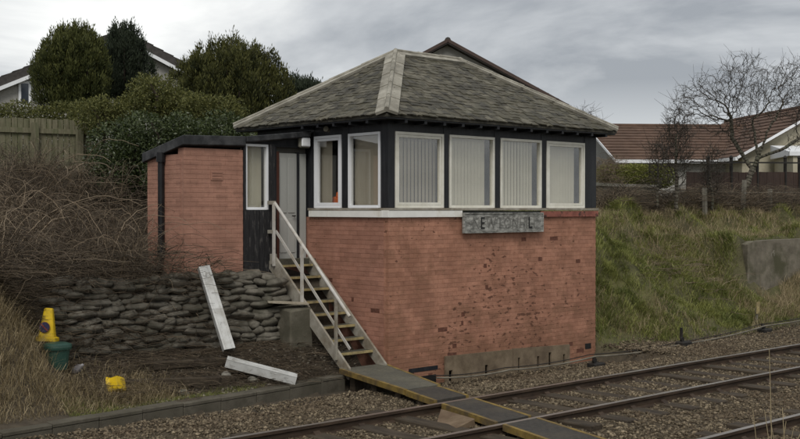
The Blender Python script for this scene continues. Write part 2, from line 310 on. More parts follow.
def np_mesh(name, V, F, mat, parent=None, var=None, smooth=False):
    V = np.asarray(V, np.float32).reshape(-1, 3); F = np.asarray(F, np.int32); k = F.shape[1]
    me = bpy.data.meshes.new(name); loc = org(parent)
    V = V - np.array(loc, np.float32)
    me.vertices.add(len(V)); me.vertices.foreach_set('co', V.ravel())
    me.loops.add(F.size); me.loops.foreach_set('vertex_index', F.ravel())
    me.polygons.add(len(F)); me.polygons.foreach_set('loop_start', np.arange(0, F.size, k, dtype=np.int32))
    me.update(calc_edges=True)
    if smooth: me.polygons.foreach_set('use_smooth', np.ones(len(F), bool))
    if var is not None:
        at = me.attributes.new('var', 'FLOAT', 'POINT'); at.data.foreach_set('value', np.asarray(var, np.float32))
    me.materials.append(MATS[mat]); me.update()
    return link(name, me, parent)
def cane_mesh(P, Rd):
    """P (N,S,3) centre lines, Rd (N,S) radii -> three-sided tubes"""
    Nn, S, _ = P.shape; T = np.gradient(P, axis=1); T /= np.linalg.norm(T, axis=2, keepdims=True) + 1e-9
    up = np.zeros_like(T); up[..., 2] = 1; up[np.abs(T[..., 2]) > .95] = (0, 1, 0)
    A = np.cross(T, up); A /= np.linalg.norm(A, axis=2, keepdims=True) + 1e-9; B = np.cross(T, A)
    V = np.stack([P + (A * math.cos(q) + B * math.sin(q)) * Rd[..., None] for q in (0, 2.0944, 4.1888)], axis=2)
    idx = np.arange(Nn * S * 3).reshape(Nn, S, 3); F = []
    for j in range(3):
        k = (j + 1) % 3
        F.append(np.stack([idx[:, :-1, j], idx[:, :-1, k], idx[:, 1:, k], idx[:, 1:, j]], axis=-1).reshape(-1, 4))
    return V.reshape(-1, 3), np.concatenate(F)
def blades(base, height, lean, width, seg=2):
    """tapering bent blades; base (N,3)"""
    n = len(base); az = rng.uniform(0, 2 * np.pi, n); fw = rng.uniform(0, 2 * np.pi, n)
    d = np.stack([np.cos(az), np.sin(az), np.zeros(n)], 1); w = np.stack([np.cos(fw), np.sin(fw), np.zeros(n)], 1) * width[:, None] / 2
    mid = base + d * (lean * height * .3)[:, None]; mid[:, 2] += height * .6
    tip = base + d * (lean * height)[:, None]; tip[:, 2] += height * (1 - .35 * np.minimum(lean, 1.5))
    V = np.stack([base - w, base + w, mid + w * .7, mid - w * .7, tip + w * .12, tip - w * .12], 1).reshape(-1, 3)
    i = np.arange(n)[:, None] * 6
    return V, np.concatenate([i + np.array([0, 1, 2, 3]), i + np.array([3, 2, 4, 5])])
def leaves(C, Nrm, L, W, fold=.25):
    """pointed leaf quads at C with rough outward direction Nrm"""
    n = len(C); a = rng.normal(size=(n, 3)); t = Nrm + a * .9; t /= np.linalg.norm(t, axis=1, keepdims=True)
    s_ = np.cross(t, rng.normal(size=(n, 3))); s_ /= np.linalg.norm(s_, axis=1, keepdims=True) + 1e-9
    L = np.broadcast_to(L, n)[:, None]; W = np.broadcast_to(W, n)[:, None]; nn = np.cross(t, s_)
    V = np.stack([C, C + t * L * .5 + s_ * W * .5 + nn * L * fold * .3, C + t * L, C + t * L * .5 - s_ * W * .5 + nn * L * fold * .3], 1).reshape(-1, 3)
    return V, (np.arange(n)[:, None] * 4 + np.array([0, 1, 2, 3]))
def ell(c, r, n, lo=.72):
    d = rng.normal(size=(n, 3)); d /= np.linalg.norm(d, axis=1, keepdims=True)
    q = rng.uniform(lo ** 3, 1, n) ** (1 / 3)
    return np.array(c) + d * np.array(r) * q[:, None], d
def C(r_, t, z): return Vector((SN * r_ + CS * t, -CS * r_ + SN * t, z))          # metres to the right of / away from the standpoint
def D(px, py, t): return C((px - 400) / FPX * t, t, CH + (HOR - py) / FPX * t)
def sstep(a, b, x): q = np.clip((x - a) / (b - a), 0, 1); return q * q * (3 - 2 * q)

# ------------------------------------------------------------------ terrain
def vnoise(x, y, s, seed):
    g_ = np.random.default_rng(seed).uniform(-1, 1, (64, 64)); x = x / s; y = y / s
    xi = np.floor(x).astype(int); yi = np.floor(y).astype(int); fx = x - xi; fy = y - yi; fx = fx * fx * (3 - 2 * fx); fy = fy * fy * (3 - 2 * fy)
    q = lambda i, j: g_[i % 64, j % 64]
    return (q(xi, yi) * (1 - fx) + q(xi + 1, yi) * fx) * (1 - fy) + (q(xi, yi + 1) * (1 - fx) + q(xi + 1, yi + 1) * fx) * fy
def kerb_y(x): return 12.73 + (np.clip(x, -8, 11) - 5.14) * .128
def gz(X, Y):
    X = np.asarray(X, float); Y = np.asarray(Y, float)
    near = 1.1 * sstep(4.6, 1.5, Y)
    bed = -.06 - (.06 + .14 * sstep(10.6, 11.6, X)) * sstep(11.2, 13.2, Y)
    ky = kerb_y(X)
    # left: rubble apron, then the step held by the sack wall, then the overgrown bank
    apron = .07 + .42 * sstep(ky + .25, 14.7, Y)
    bank = 1.05 * sstep(14.95, 15.2, Y) + 2.05 * sstep(15.4, 24, Y)
    wallz = apron + bank
    free = .08 + 1.55 * sstep(ky + .15, 15.0, Y) + 1.97 * sstep(14.8, 24, Y)
    kf = sstep(6.9, 5.7, X)
    left = np.where(Y > ky + .1, wallz * (1 - kf) + free * kf, bed + 0 * X)
    # right: grassed cutting side
    toe = 13.35 - .85 * sstep(17.6, 20.5, X)
    right = np.where(Y > toe, -.24 + 2.8 * sstep(toe - .7, 17.3, Y) ** .9 + .02 * np.clip(Y - 17.5, 0, 30), bed)
    right = np.maximum(right, np.where(Y > toe - .01, -.24, -9))
    right = np.maximum(right, np.where(X > 24.08, 1.97 * sstep(14.15, 14.36, Y), 1.95 * sstep(13.75, 14.35, Y) * sstep(22.6, 24.0, X)))
    f = sstep(11.2, 17.0, X)
    z = left * (1 - f) + right * f
    fr_ = sstep(11.0, 11.6, X) * sstep(17.45, 17.3, X) * sstep(14.6, 13.6, Y)
    z = np.where(Y > 11.2, z * (1 - fr_) + bed * fr_, bed)
    z = np.maximum(z, near * (Y < 5) + -9 * (Y >= 5))
    rough = .05 * sstep(12.6, 14, Y) + .1 * sstep(15, 17, Y) + .16 * sstep(18, 19, X) * sstep(13.3, 14.2, Y) * sstep(18.5, 17, Y)
    z = z + rough * (vnoise(X, Y, .8, 3) + .75 * vnoise(X, Y, .38, 4)) * np.where((X > 11) & (X < 17.4) & (Y < 18), 0, 1)
    # shallow edge of the far fields
    return z
def axis(lo, hi, fine, a, b, far):
    x = [a]
    while x[-1] < b: x.append(x[-1] + fine)
    st = fine
    while x[-1] < far: st *= 1.12; x.append(x[-1] + st)
    st = fine
    y = [a]
    while y[-1] > -far: st *= 1.12; y.append(y[-1] - st)
    return np.array(y[::-1][:-1] + x)
gx = axis(0, 0, .16, 3, 28, 1500); gy = axis(0, 0, .14, 3, 22, 1500)
GX, GY = np.meshgrid(gx, gy, indexing='ij'); GZ = gz(np.clip(GX, -60, 120), np.clip(GY, -5, 60))
nx, ny = GX.shape; idx = np.arange(nx * ny).reshape(nx, ny)
F = np.stack([idx[:-1, :-1], idx[1:, :-1], idx[1:, 1:], idx[:-1, 1:]], -1).reshape(-1, 4)
turf = np.clip(sstep(17.2, 17.8, GX) * sstep(12.5, 13.4, GY) + sstep(20, 26, GY) * .6 + sstep(26, 32, np.abs(GX)) + sstep(4, 2, GY) * .5, 0, 1) * (.75 + .25 * vnoise(GX, GY, 1.1, 9))
gnd = np_mesh('ground', np.stack([GX, GY, GZ], -1).reshape(-1, 3), F, 'ground', var=turf.ravel(), smooth=True); tag(gnd, kind='structure')
# ballast bed sheet
bx_ = np.arange(-40, 90, .25); by_ = np.concatenate([np.arange(3.9, 12.7, .15)])
BX, BY = np.meshgrid(bx_, by_, indexing='ij')
def bedz(X, Y):
    z = .012 + .02 * vnoise(X, Y, .5, 12) + .012 * vnoise(X, Y, .22, 13)
    z = z - (.045 + .195 * sstep(10.6, 11.6, X)) * sstep(11.25, 12.9, Y)
    for y0 in (8.17, 4.6): pass
    z = z - .03 * np.exp(-((Y - 7.9) / .45) ** 2)
    return np.maximum(z, gz(X, Y) + .02)
idx = np.arange(BX.size).reshape(BX.shape); F = np.stack([idx[:-1, :-1], idx[1:, :-1], idx[1:, 1:], idx[:-1, 1:]], -1).reshape(-1, 4)
bz = bedz(BX, BY); edge = np.maximum(sstep(12.3, 12.65, BY), sstep(4.3, 3.95, BY)); bz = bz * (1 - edge) + (gz(BX, BY) - .05) * edge
bed = np_mesh('track_bed', np.stack([BX, BY, bz], -1).reshape(-1, 3), F, 'ballast_bed', smooth=True); tag(bed, kind='structure')

# ------------------------------------------------------------------ railway tracks
RZ = .15
prof = [(-.036, 0), (.036, 0), (.036, -.035), (.012, -.05), (.010, -.115), (.065, -.135), (.065, -.148), (-.065, -.148), (-.065, -.135), (-.010, -.115), (-.012, -.05), (-.036, -.035)]
def rail(parent, y):
    m = MB(); n = len(prof); x0, x1 = -35, 85
    vs = [(x0, y + a, RZ + b_) for a, b_ in prof] + [(x1, y + a, RZ + b_) for a, b_ in prof]
    fs = [(i, (i + 1) % n, (i + 1) % n + n, i + n) for i in range(n)]
    m.add(vs, fs + [tuple(range(n)), tuple(range(n, 2 * n))]); m.mi[0] = 1
    m.build('rail', ['rail_rust', 'rail_head'], parent)
sl_m = MB(); sl_m.box(-.125, .125, -1.29, 1.29, -.13, 0); slo = sl_m.build('sleeper', 'sleeper_timber', None, bevel=.012); sl_me = slo.data
bpy.data.objects.remove(slo)
# mesh origin correction: sleeper mesh is stored from its base upward
def track(y0, label):
    t = thing('railway_track', (12, y0, 0), label, 'track', 'parallel railway tracks')
    for dy in (-.7525, .7525): rail(t, y0 + dy)
    ch = MB()
    for i in range(62):
        x = -6 + i * .7
        s_ = link('sleeper', sl_me, t, (x, y0 + random.uniform(-.05, .05), -.085 + random.uniform(-.018, .018))); s_.rotation_euler.z = random.uniform(-.025, .025)
        for dy in (-.7525, .7525):
            y = y0 + dy; ch.box(x - .09, x + .09, y - .19, y + .19, .002, .016)
            for sgn in (-1, 1):
                ch.hexa([(x - .06, y + sgn * .07, .016), (x + .06, y + sgn * .07, .016), (x + .06, y + sgn * .15, .016), (x - .06, y + sgn * .15, .016)],
                        [(x - .045, y + sgn * .05, .075), (x + .045, y + sgn * .05, .075), (x + .045, y + sgn * .09, .05), (x - .045, y + sgn * .09, .05)])
    tag(ch.build('rail_chairs', 'rail_rust', t), kind='stuff')
track(9.675, 'railway track of brown rails and timber sleepers nearest the signal box')
track(6.1, 'railway track in the bottom right corner, one rail showing')

# ballast stones, loose on the bed
def stones(n, X, Y, rmin, rmax, zf, name, mat, label, cat, flat=.75):
    b_ = np.array([[1.3, 0, 0], [-1.3, 0, 0], [0, 1.3, 0], [0, -1.3, 0], [0, 0, 1.3], [0, 0, -1.3]], float)
    Fq = np.array([[0, 2, 4], [2, 1, 4], [1, 3, 4], [3, 0, 4], [2, 0, 5], [1, 2, 5], [3, 1, 5], [0, 3, 5]])
    r_ = rng.uniform(rmin, rmax, n) ; V = (b_[None] * (.6 + .4 * rng.uniform(0, 1, (n, 6, 1))) + rng.uniform(-.35, .35, (n, 6, 3))) * (r_[:, None, None] * rng.uniform(.6, 1.1, (n, 1, 3)))
    q = rng.normal(size=(n, 4)); q /= np.linalg.norm(q, axis=1, keepdims=True); w, x, y, z = q.T
    M = np.stack([1 - 2 * (y * y + z * z), 2 * (x * y - z * w), 2 * (x * z + y * w), 2 * (x * y + z * w), 1 - 2 * (x * x + z * z), 2 * (y * z - x * w), 2 * (x * z - y * w), 2 * (y * z + x * w), 1 - 2 * (x * x + y * y)], 1).reshape(n, 3, 3)
    V = np.einsum('nij,nkj->nki', M, V); V[..., 2] *= flat
    V[..., 0] += X[:, None]; V[..., 1] += Y[:, None]; V[..., 2] += (zf(X, Y) + r_ * .25)[:, None]
    F = (Fq[None] + np.arange(n)[:, None, None] * 6).reshape(-1, 3)
    o = np_mesh(name, V.reshape(-1, 3), F, mat, var=np.repeat(np.clip(rng.beta(.9, 2.3, n), 0, 1), 6))
    return tag(o, label, cat, kind='stuff')
n = 105000
X = np.concatenate([rng.uniform(4, 21, int(n * .8)), rng.uniform(20, 34, n - int(n * .8))]); Y = rng.uniform(5.2, 12.75, n)
t_ = CS * X + SN * Y; r_ = SN * X - CS * Y; keep = np.abs(r_ / t_) < .45
for yc in (9.675, 6.1): keep &= ~((np.abs(((X + 6 + .35) % .7) - .35) < .135) & (np.abs(Y - yc) < 1.3) & (rng.uniform(0, 1, n) < .93 + .2 * vnoise(X, Y, 1.2, 77)))
X, Y = X[keep], Y[keep]
stones(len(X), X, Y, .012, .034, bedz, 'ballast', 'ballast_stone', 'brown grey crushed stone ballast around the rails', 'ballast')
n = 9000; X = rng.uniform(11.8, 26, n); Y = rng.uniform(12.3, 13.4, n)
keep = (Y < 13.4 - .9 * sstep(18, 20.5, X) + rng.uniform(-.1, .2, n)); X, Y = X[keep], Y[keep]
stones(len(X), X, Y, .012, .035, lambda x, y: gz(x, y) + .005, 'loose_stones', 'ballast_stone', 'thin spread of loose stones along the foot of the brick wall', 'stones')
n = 4200; X = rng.uniform(7, 12.0, n); Y = rng.uniform(13.0, 15.0, n); keep = (Y > kerb_y(X) + .25) & ((X < 11.85)); X, Y = X[keep], Y[keep]
stones(len(X), X, Y, .008, .034, lambda x, y: gz(x, y), 'rubble', 'rubble', 'broken stone rubble strewn between sack wall and trough edge', 'rubble')

# ------------------------------------------------------------------ signal box
XC, YC, X1, Y1 = 11.9, 13.5, 17.35, 17.25
ZB, ZS, FL = -.45, 2.58, 1.85
sb = thing('signal_box', (XC, YC, ZB), 'salmon painted brick signal box with black timber window storey and hipped slate roof', 'signal box')
J = .0045       # joint depth
def wallcore(name, boxes, mat, parent):
    m = MB()
    for b_ in boxes: m.box(*b_)
    return m.build(name, mat, parent)
# front wall with the low opening for wires behind the fibre boards
OP = (13.2, 16.46, ZB, .06)
front = wallcore('front_wall', [(XC + J, OP[0], YC + J, YC + .22, ZB, ZS), (OP[1], X1 - J, YC + J, YC + .22, ZB, ZS), (OP[0], OP[1], YC + J, YC + .22, OP[3], ZS)], 'brick_joint', sb)
left = wallcore('left_wall', [(XC + J, XC + .22, YC + .225, Y1, ZB, ZS)], 'brick_clean', sb)
wallcore('right_wall', [(X1 - .22, X1 - J, YC + .225, Y1, ZB, ZS)], 'brick_paint', sb)
wallcore('back_wall', [(XC + .225, X1 - .225, Y1 - .22, Y1, ZB, ZS)], 'brick_paint', sb)
AX0, AX1, AY0, AY1, AZ = 9.33, 10.47, 15.6, 16.8, 1.25
annex = wallcore('annex_wall', [(AX0 + .006, AX1, AY0 + .006, AY0 + .2, AZ, 3.72), (AX0 + .006, AX0 + .2, AY0 + .205, AY1, AZ, 3.62), (AX1 - .2, AX1, AY0 + .205, AY1, AZ, 3.62), (AX0 + .205, AX1 - .205, AY1 - .2, AY1, AZ, 3.62)], 'annex_brick', sb)
CO, BL = .0757, .226
bricks = []      # (wall, axis, along0, along1, z, kind)
def courses(wall, ax, a0, a1, z0, z1, skip=None, plain=False):
    k = 0; z = z0
    while z + CO <= z1 + .01:
        header = (k % 6 == 3) and not plain; st = BL / 2 if header else BL
        a = a0 - (st / 2 if k % 2 else 0)
        while a < a1 - .01:
            b0, b1 = max(a, a0), min(a + st, a1)
            if b1 - b0 > .04 and not (skip and skip(b0, b1, z)): bricks.append([wall, ax, b0, b1, z, 0])
            a += st
        z += CO; k += 1
courses(front, 'f', XC, X1, ZB, ZS, lambda a, b_, z: (b_ > OP[0] + .02 and a < OP[1] - .02 and z < OP[3] - .02))
courses(left, 'l', YC + .114, 15.62, ZB, ZS)
# where the paint has spalled off the face
spall = lambda x, z: (math.exp(-((x - 14.9) / 1.05) ** 2 - ((z - (.85 + (x - 13.6) * .42)) / .5) ** 2) * .05 + .003)
for b_ in bricks:
    xm, z = (b_[2] + b_[3]) / 2, b_[4]
    if b_[1] == 'f':
        p = spall(xm, z) + (.03 if z < .1 else 0)
        if random.random() < p: b_[5] = 1
    elif random.random() < .012: b_[5] = 1
for b_ in [q for q in bricks if q[5] and random.random() < .75]:      # only part of a face has flaked
    cut = b_[2] + (b_[3] - b_[2]) * random.uniform(.3, .75); w_, ax, a0, a1, z, kd = b_
    if random.random() < .5: b_[3] = cut; bricks.append([w_, ax, cut - .009, a1, z, 0])
    else: b_[2] = cut; bricks.append([w_, ax, a0, cut + .009, z, 0])
courses(annex, 'af', AX0, AX1, AZ, 3.71, None, True); courses(annex, 'al', AY0 + .11, AY1, AZ, 3.6, None, True)
def brick_box(b_):
    w, ax, a0, a1, z, kd = b_; j = .0026; a0 += j * .6; a1 -= j * .6; z0, z1 = z + j, z + CO - j; d = random.uniform(-.0014, .0012)
    if ax in 'fl':
        if kd: f0 = J - .0015 + random.uniform(0, .0008)
        else: f0 = d
        back = J + .06
        base = YC if ax == 'f' else XC
    else: f0 = .0012 + d * .3; back = .03; base = AY0 if ax == 'af' else AX0
    if ax in ('f', 'af'): return (a0, a1, base + f0, base + back, z0, z1)
    return (base + f0, base + back, a0, a1, z0, z1)
def bdist(b_):
    w, ax, a0, a1, z, kd = b_; c = Vector(((a0 + a1) / 2, YC, z)) if ax == 'f' else Vector((XC, (a0 + a1) / 2, z)) if ax == 'l' else Vector((20, 20, 0))
    return (c - Vector((0, 0, CH))).length - (.9 if kd else 0)
bricks.sort(key=bdist)
unit = {}
def unit_box(mat):
    if mat not in unit:
        me = bpy.data.meshes.new('brick'); vs = [(x, y, z) for z in (-.5, .5) for x, y in ((-.5, -.5), (.5, -.5), (.5, .5), (-.5, .5))]
        me.from_pydata(vs, [], [(0, 3, 2, 1), (4, 5, 6, 7), (0, 1, 5, 4), (1, 2, 6, 5), (2, 3, 7, 6), (3, 0, 4, 7)]); me.materials.append(MATS[mat]); unit[mat] = me
    return unit[mat]
rest = {}
for i, b_ in enumerate(bricks):
    q = brick_box(b_); mat = 'brick_bare' if b_[5] else ('annex_brick' if b_[1][0] == 'a' else 'brick_clean' if b_[1] == 'l' else 'brick_paint')
    if i < 300:
        o = link('brick', unit_box(mat), b_[0], ((q[0] + q[1]) / 2, (q[2] + q[3]) / 2, (q[4] + q[5]) / 2)); o.scale = (q[1] - q[0], q[3] - q[2], q[5] - q[4])
    else:
        m = rest.setdefault((b_[0].name), MB()); m.cur = 1 if b_[5] else 0; m.box(*q)
for w, m in rest.items():
    a = w.startswith('annex'); tag(m.build('brickwork', ['annex_brick' if a else 'brick_clean' if w.startswith('left') else 'brick_paint', 'brick_bare'], bpy.data.objects[w]), kind='stuff')
# dark lintel and blacked-in slot at the low left of the front wall
m = MB(); m.box(12.35, 13.02, YC - .006, YC + .02, -.02, .05); m.build('low_lintel', 'black_timber', sb)
m = MB(); m.box(12.55, 12.98, YC - .004, YC + .02, -.32, -.10); m.build('low_slot_shade', 'sign_black', sb)  # black box paints the shade inside the slot below the lintel
m = MB(); m.box(17.02, 17.2, YC - .004, YC + .02, -.02, .09); m.build('low_hole_shade', 'sign_black', sb)  # shade of a small hole near the right corner, painted as a black box
# inner floor and lining
m = MB(); m.box(XC + .23, X1 - .23, YC + .23, Y1 - .23, FL - .1, FL); m.build('floor_boards', 'interior', sb)
# sill bands
m = MB(); m.box(XC - .045, 13.58, YC - .045, YC + .10, ZS, ZS + .115); m.box(XC - .045, XC + .10, YC + .102, 15.60, ZS, ZS + .115); m.build('sill_band', 'white_paint', sb, bevel=.004)
m = MB(); m.box(15.66, X1 + .03, YC - .04, YC + .10, ZS - .01, ZS + .10); m.build('worn_sill', 'red_sill', sb, bevel=.004); tag(sb.children[-1])
m = MB(); m.box(13.582, 15.655, YC - .02, YC + .10, ZS, ZS + .1); m.build('sill_backing', 'black_timber', sb)
ZW0, ZW1, ZE = 2.74, 4.0, 4.20
m = MB(); m.box(XC - .03, X1 + .03, YC - .05, YC + .12, ZS + .117, ZW0 - .003); m.box(XC - .05, XC + .12, YC + .122, 15.62, ZS + .117, ZW0 - .003); m.build('sill_ledge', 'stair_metal', sb)
WF = [(12.04, 13.15), (13.29, 14.42), (14.58, 15.70), (15.85, 16.98)]
WL = [(13.69, 14.52), (14.71, 15.47)]
def post(x0, x1, y0, y1, z0=ZW0, z1=ZE): m = MB(); m.box(x0, x1, y0, y1, z0, z1); return m.build('post', 'black_timber', sb, bevel=.006)
post(XC - .01, 12.035, YC - .01, 13.685)
for a, b_ in ((13.155, 13.285), (14.425, 14.575), (15.705, 15.845)): post(a, b_, YC - .01, YC + .13)
post(16.985, X1, YC - .01, YC + .13)
post(XC - .01, XC + .13, 14.525, 14.705); post(XC - .01, XC + .13, 15.475, 15.64, ZS + .12)
m = MB(); m.box(12.04, 16.98, YC + .0, YC + .13, ZW1 + .004, ZE); m.box(XC, XC + .13, 13.69, 15.47, ZW1 + .004, ZE); m.build('lintel', 'black_timber', sb)
m = MB(); m.box(X1 - .12, X1 - .005, YC + .132, Y1, ZS + .12, ZE); m.box(XC + .2, X1 - .125, Y1 - .12, Y1, ZS, ZE); m.box(XC + .005, XC + .12, 15.645, Y1, ZS, ZE); m.build('boarding', 'black_timber', sb)
m = MB(); m.box(XC + .14, X1 - .13, YC + .14, Y1 - .13, ZE - .06, ZE - .02); m.build('ceiling', 'interior', sb)
def window(ax, a0, a1, z0, z1, face, sash, blind, cover=1.0, open_side=0, frame_mat='cream_paint', bname='blind', fw=.045, tilt=2.5):
    """white framed window; ax 'f' lies in a Y plane, 'l' in an X plane"""
    def bx(m, u0, u1, d0, d1, q0, q1):
        if ax == 'f': m.box(u0, u1, face + d0, face + d1, q0, q1)
        else: m.box(face + d0, face + d1, u0, u1, q0, q1)
    def ring(m, u0, u1, q0, q1, w, d0, d1):
        bx(m, u0, u0 + w, d0, d1, q0, q1); bx(m, u1 - w, u1, d0, d1, q0, q1); bx(m, u0 + w, u1 - w, d0, d1, q0, q0 + w); bx(m, u0 + w, u1 - w, d0, d1, q1 - w, q1)
    m = MB(); ring(m, a0, a1, z0, z1, fw, -.022, .06); w = m.build('window', frame_mat, sb)
    i = fw
    if sash:
        m = MB(); ring(m, a0 + fw + .004, a1 - fw - .004, z0 + fw + .004, z1 - fw - .004, .042, -.012, .05); m.build('sash', frame_mat, w); i = fw + .046
    m = MB(); bx(m, a0 + fw, a1 - fw, -.034, .055, z0 - .004, z0 + .02); m.build('window_sill', frame_mat, w)
    m = MB(); bx(m, a0 + i - .01, a1 - i + .01, .018, .024, z0 + i - .01, z1 - i + .01); m.build('pane', 'glass', w)
    if blind:
        m = MB(); u = a0 + i - .03; e_ = a0 + i + (a1 - a0 - 2 * i) * cover
        if cover < 0: u = a1 - i - (a1 - a0 - 2 * i) * -cover; e_ = a1 - i + .02
        k = 0
        while u < e_:
            ang = R(17 if ax == 'f' and blind == 'blind_brown' else tilt) * (1 if ax == 'f' else -1) + random.uniform(-.03, .03); dw = .094 * math.cos(ang) / 2; dd = .094 * math.sin(ang) / 2; uc = u + .04; zz0 = z0 + .02
            p = [(uc - dw, .13 - dd), (uc + dw, .13 + dd)]
            if ax == 'f': v = [(p[0][0], face + p[0][1], zz0), (p[1][0], face + p[1][1], zz0), (p[1][0], face + p[1][1], z1 + .02), (p[0][0], face + p[0][1], z1 + .02)]
            else: v = [(face + p[0][1], p[0][0], zz0), (face + p[1][1], p[1][0], zz0), (face + p[1][1], p[1][0], z1 + .02), (face + p[0][1], p[0][0], z1 + .02)]
            m.prism(v, (.0015, .002, 0)); u += .0835; k += 1
        m.build('blind', blind, w)
    return w
window('f', *WF[0], ZW0, ZW1, YC, True, 'blind_brown', .97); window('f', *WF[1], ZW0, ZW1, YC, False, 'blind_beige', .86, tilt=5)
window('f', *WF[2], ZW0, ZW1, YC, False, 'blind_beige', .88, tilt=9); window('f', *WF[3], ZW0, ZW1, YC, True, 'blind_beige', .9)
window('l', *WL[0], ZW0, ZW1, XC, False, 'blind_brown', -.86, frame_mat='upvc_white'); window('l', *WL[1], ZW0, ZW1, XC, True, 'blind_brown', -.4, frame_mat='upvc_white')
# roof
EO, EZ, RIDGE = .28, 4.25, 5.62
ex0, ex1, ey0, ey1 = XC - .30, 17.62, YC - .30, 17.55
my = (ey0 + ey1) / 2; hr = my - ey0; rx0, rx1 = ex0 + hr * .98, ex1 - hr * 1.0
rf = MB()
E_ = [(ex0, ey0, EZ), (ex1, ey0, EZ), (ex1, ey1, EZ), (ex0, ey1, EZ)]; RA, RB = (rx0, my, RIDGE), (rx1, my, RIDGE)
Eb = [(x, y, z - .05) for x, y, z in E_]
rf.add(E_ + [RA, RB] + Eb, [(0, 1, 5, 4), (1, 2, 5), (2, 3, 4, 5), (3, 0, 4), (6, 7, 8, 9), (0, 6, 7, 1), (1, 7, 8, 2), (2, 8, 9, 3), (3, 9, 6, 0)])
roof = rf.build('roof', 'slate_c', sb)
# slates
sl_meshes = []
for mat in ('slate', 'slate', 'slate_b', 'slate_c', 'slate_b', 'slate_c'):
    me = bpy.data.meshes.new('slate'); j = lambda a: random.uniform(-a, a)
    top = [(-.5, 0, .006), (.5, 0, .006), (.5 + j(.02), -1 + j(.07), .022), (.12 + j(.2), -1 + j(.06), .024), (-.5 + j(.02), -1 + j(.07), .022)]
    n_ = len(top); vs = top + [(x, y, z - (.006 if i < 2 else .019)) for i, (x, y, z) in enumerate(top)]
    fs = [tuple(range(n_))[::-1], tuple(range(n_, 2 * n_))] + [(i, (i + 1) % n_, (i + 1) % n_ + n_, i + n_) for i in range(n_)]
    me.from_pydata(vs, [], fs); me.materials.append(MATS[mat]); me.update(); sl_meshes.append(me)
slates = []
def slope(A, B, T0, T1):
    """eave A->B, ridge corners T0 above A, T1 above B"""
    A, B, T0, T1 = map(Vector, (A, B, T0, T1)); u = (B - A).normalized(); v = (T0 - A) - u * (T0 - A).dot(u); H = v.length; v.normalize(); nrm = u.cross(v)
    Lm = (B - A).length; s0, s1 = (T0 - A).dot(u), (T1 - A).dot(u); ex = .113; k = 0; h = .0
    while h < H - .06:
        f = (h + .07) / H; a0, a1 = s0 * f + .07, Lm + (s1 - Lm) * f - .07; a = a0 - random.uniform(0, .2)
        while a < a1:
            w = random.uniform(.12, .25); c0, c1 = max(a, a0), min(a + w, a1)
            if c1 - c0 > .05:
                P = A + u * (c0 + c1) / 2 + v * (h + .29 + random.uniform(-.012, .012)) + nrm * (.006 + random.uniform(0, .006))
                M = Matrix((u, v, nrm)).transposed(); M = M @ Euler((R(random.uniform(-1.1, 1.1)), R(random.uniform(-1.2, 1.2)), R(random.uniform(-1.2, 1.2)))).to_matrix()
                slates.append((P, M, (c1 - c0 - .004, .32, 1.0), random.randrange(len(sl_meshes))))
            a += w
        h += ex; k += 1
slope(E_[0], E_[1], RA, RB); slope(E_[3], E_[0], RA, RA); slope(E_[1], E_[2], RB, RB)
slates.sort(key=lambda s_: (s_[0] - Vector((0, 0, CH))).length)
extra = MB()
for i, (P, M, sc, k) in enumerate(slates):
    if i < 300:
        o = link('slate', sl_meshes[k], roof, P); o.rotation_euler = M.to_euler(); o.scale = sc
    else:
        me = sl_meshes[k]; extra.cur = {'slate': 0, 'slate_b': 1, 'slate_c': 2}[me.materials[0].name]
        extra.add([P + M @ Vector((v.co.x * sc[0], v.co.y * sc[1], v.co.z)) for v in me.vertices], [tuple(p.vertices) for p in me.polygons])
tag(extra.build('slating', ['slate', 'slate_b', 'slate_c'], roof), kind='stuff')
def hip(P, Q, n, w, na, nb, roll=.035, name='hip_tile'):
    """angled capping in n overlapping lengths from the eave P up to Q; na, nb normals of the slopes either side"""
    P, Q = Vector(P), Vector(Q); d = (Q - P); L = d.length; d.normalize()
    for i in range(n):
        p, q = P + d * (L * i / n), P + d * (L * (i + 1) / n + .05); m = MB()
        up = (na + nb).normalized(); lift = .068
        for nn, oth in ((na, nb), (nb, na)):
            s_ = nn.cross(d).normalized();
            if s_.dot(oth) > 0: s_ = -s_
            l0, l1 = lift + (.012 if w > .15 else .004), lift
            vs = [p + up * l0, q + up * l1, q + nn * l1 + s_ * w, p + nn * l0 + s_ * w]
            m.add([x - up * .05 for x in vs[:2]] + [x - nn * .045 for x in vs[2:]] + vs, [(3, 2, 1, 0), (4, 5, 6, 7), (0, 1, 5, 4), (1, 2, 6, 5), (2, 3, 7, 6), (3, 0, 4, 7)])
        m.tube([p + up * (lift + .010), q + up * (lift + .0)], roll, 8)
        m.build(name, 'hip_stone', roof)
nrm = lambda a, b_, c: (Vector(b_) - Vector(a)).cross(Vector(c) - Vector(a)).normalized()
nF = nrm(E_[0], E_[1], RA); nL = nrm(E_[3], E_[0], RA); nR = nrm(E_[1], E_[2], RB); nB = nrm(E_[2], E_[3], RB)
hip(E_[0], RA, 5, .17, nF, nL, .04); hip(E_[1], RB, 5, .09, nF, nR, .022); hip(E_[3], RA, 5, .13, nL, nB, .03); hip(E_[2], RB, 5, .13, nR, nB, .03); hip(RA, RB, 3, .13, nF, nB, .03, name='ridge_tile')
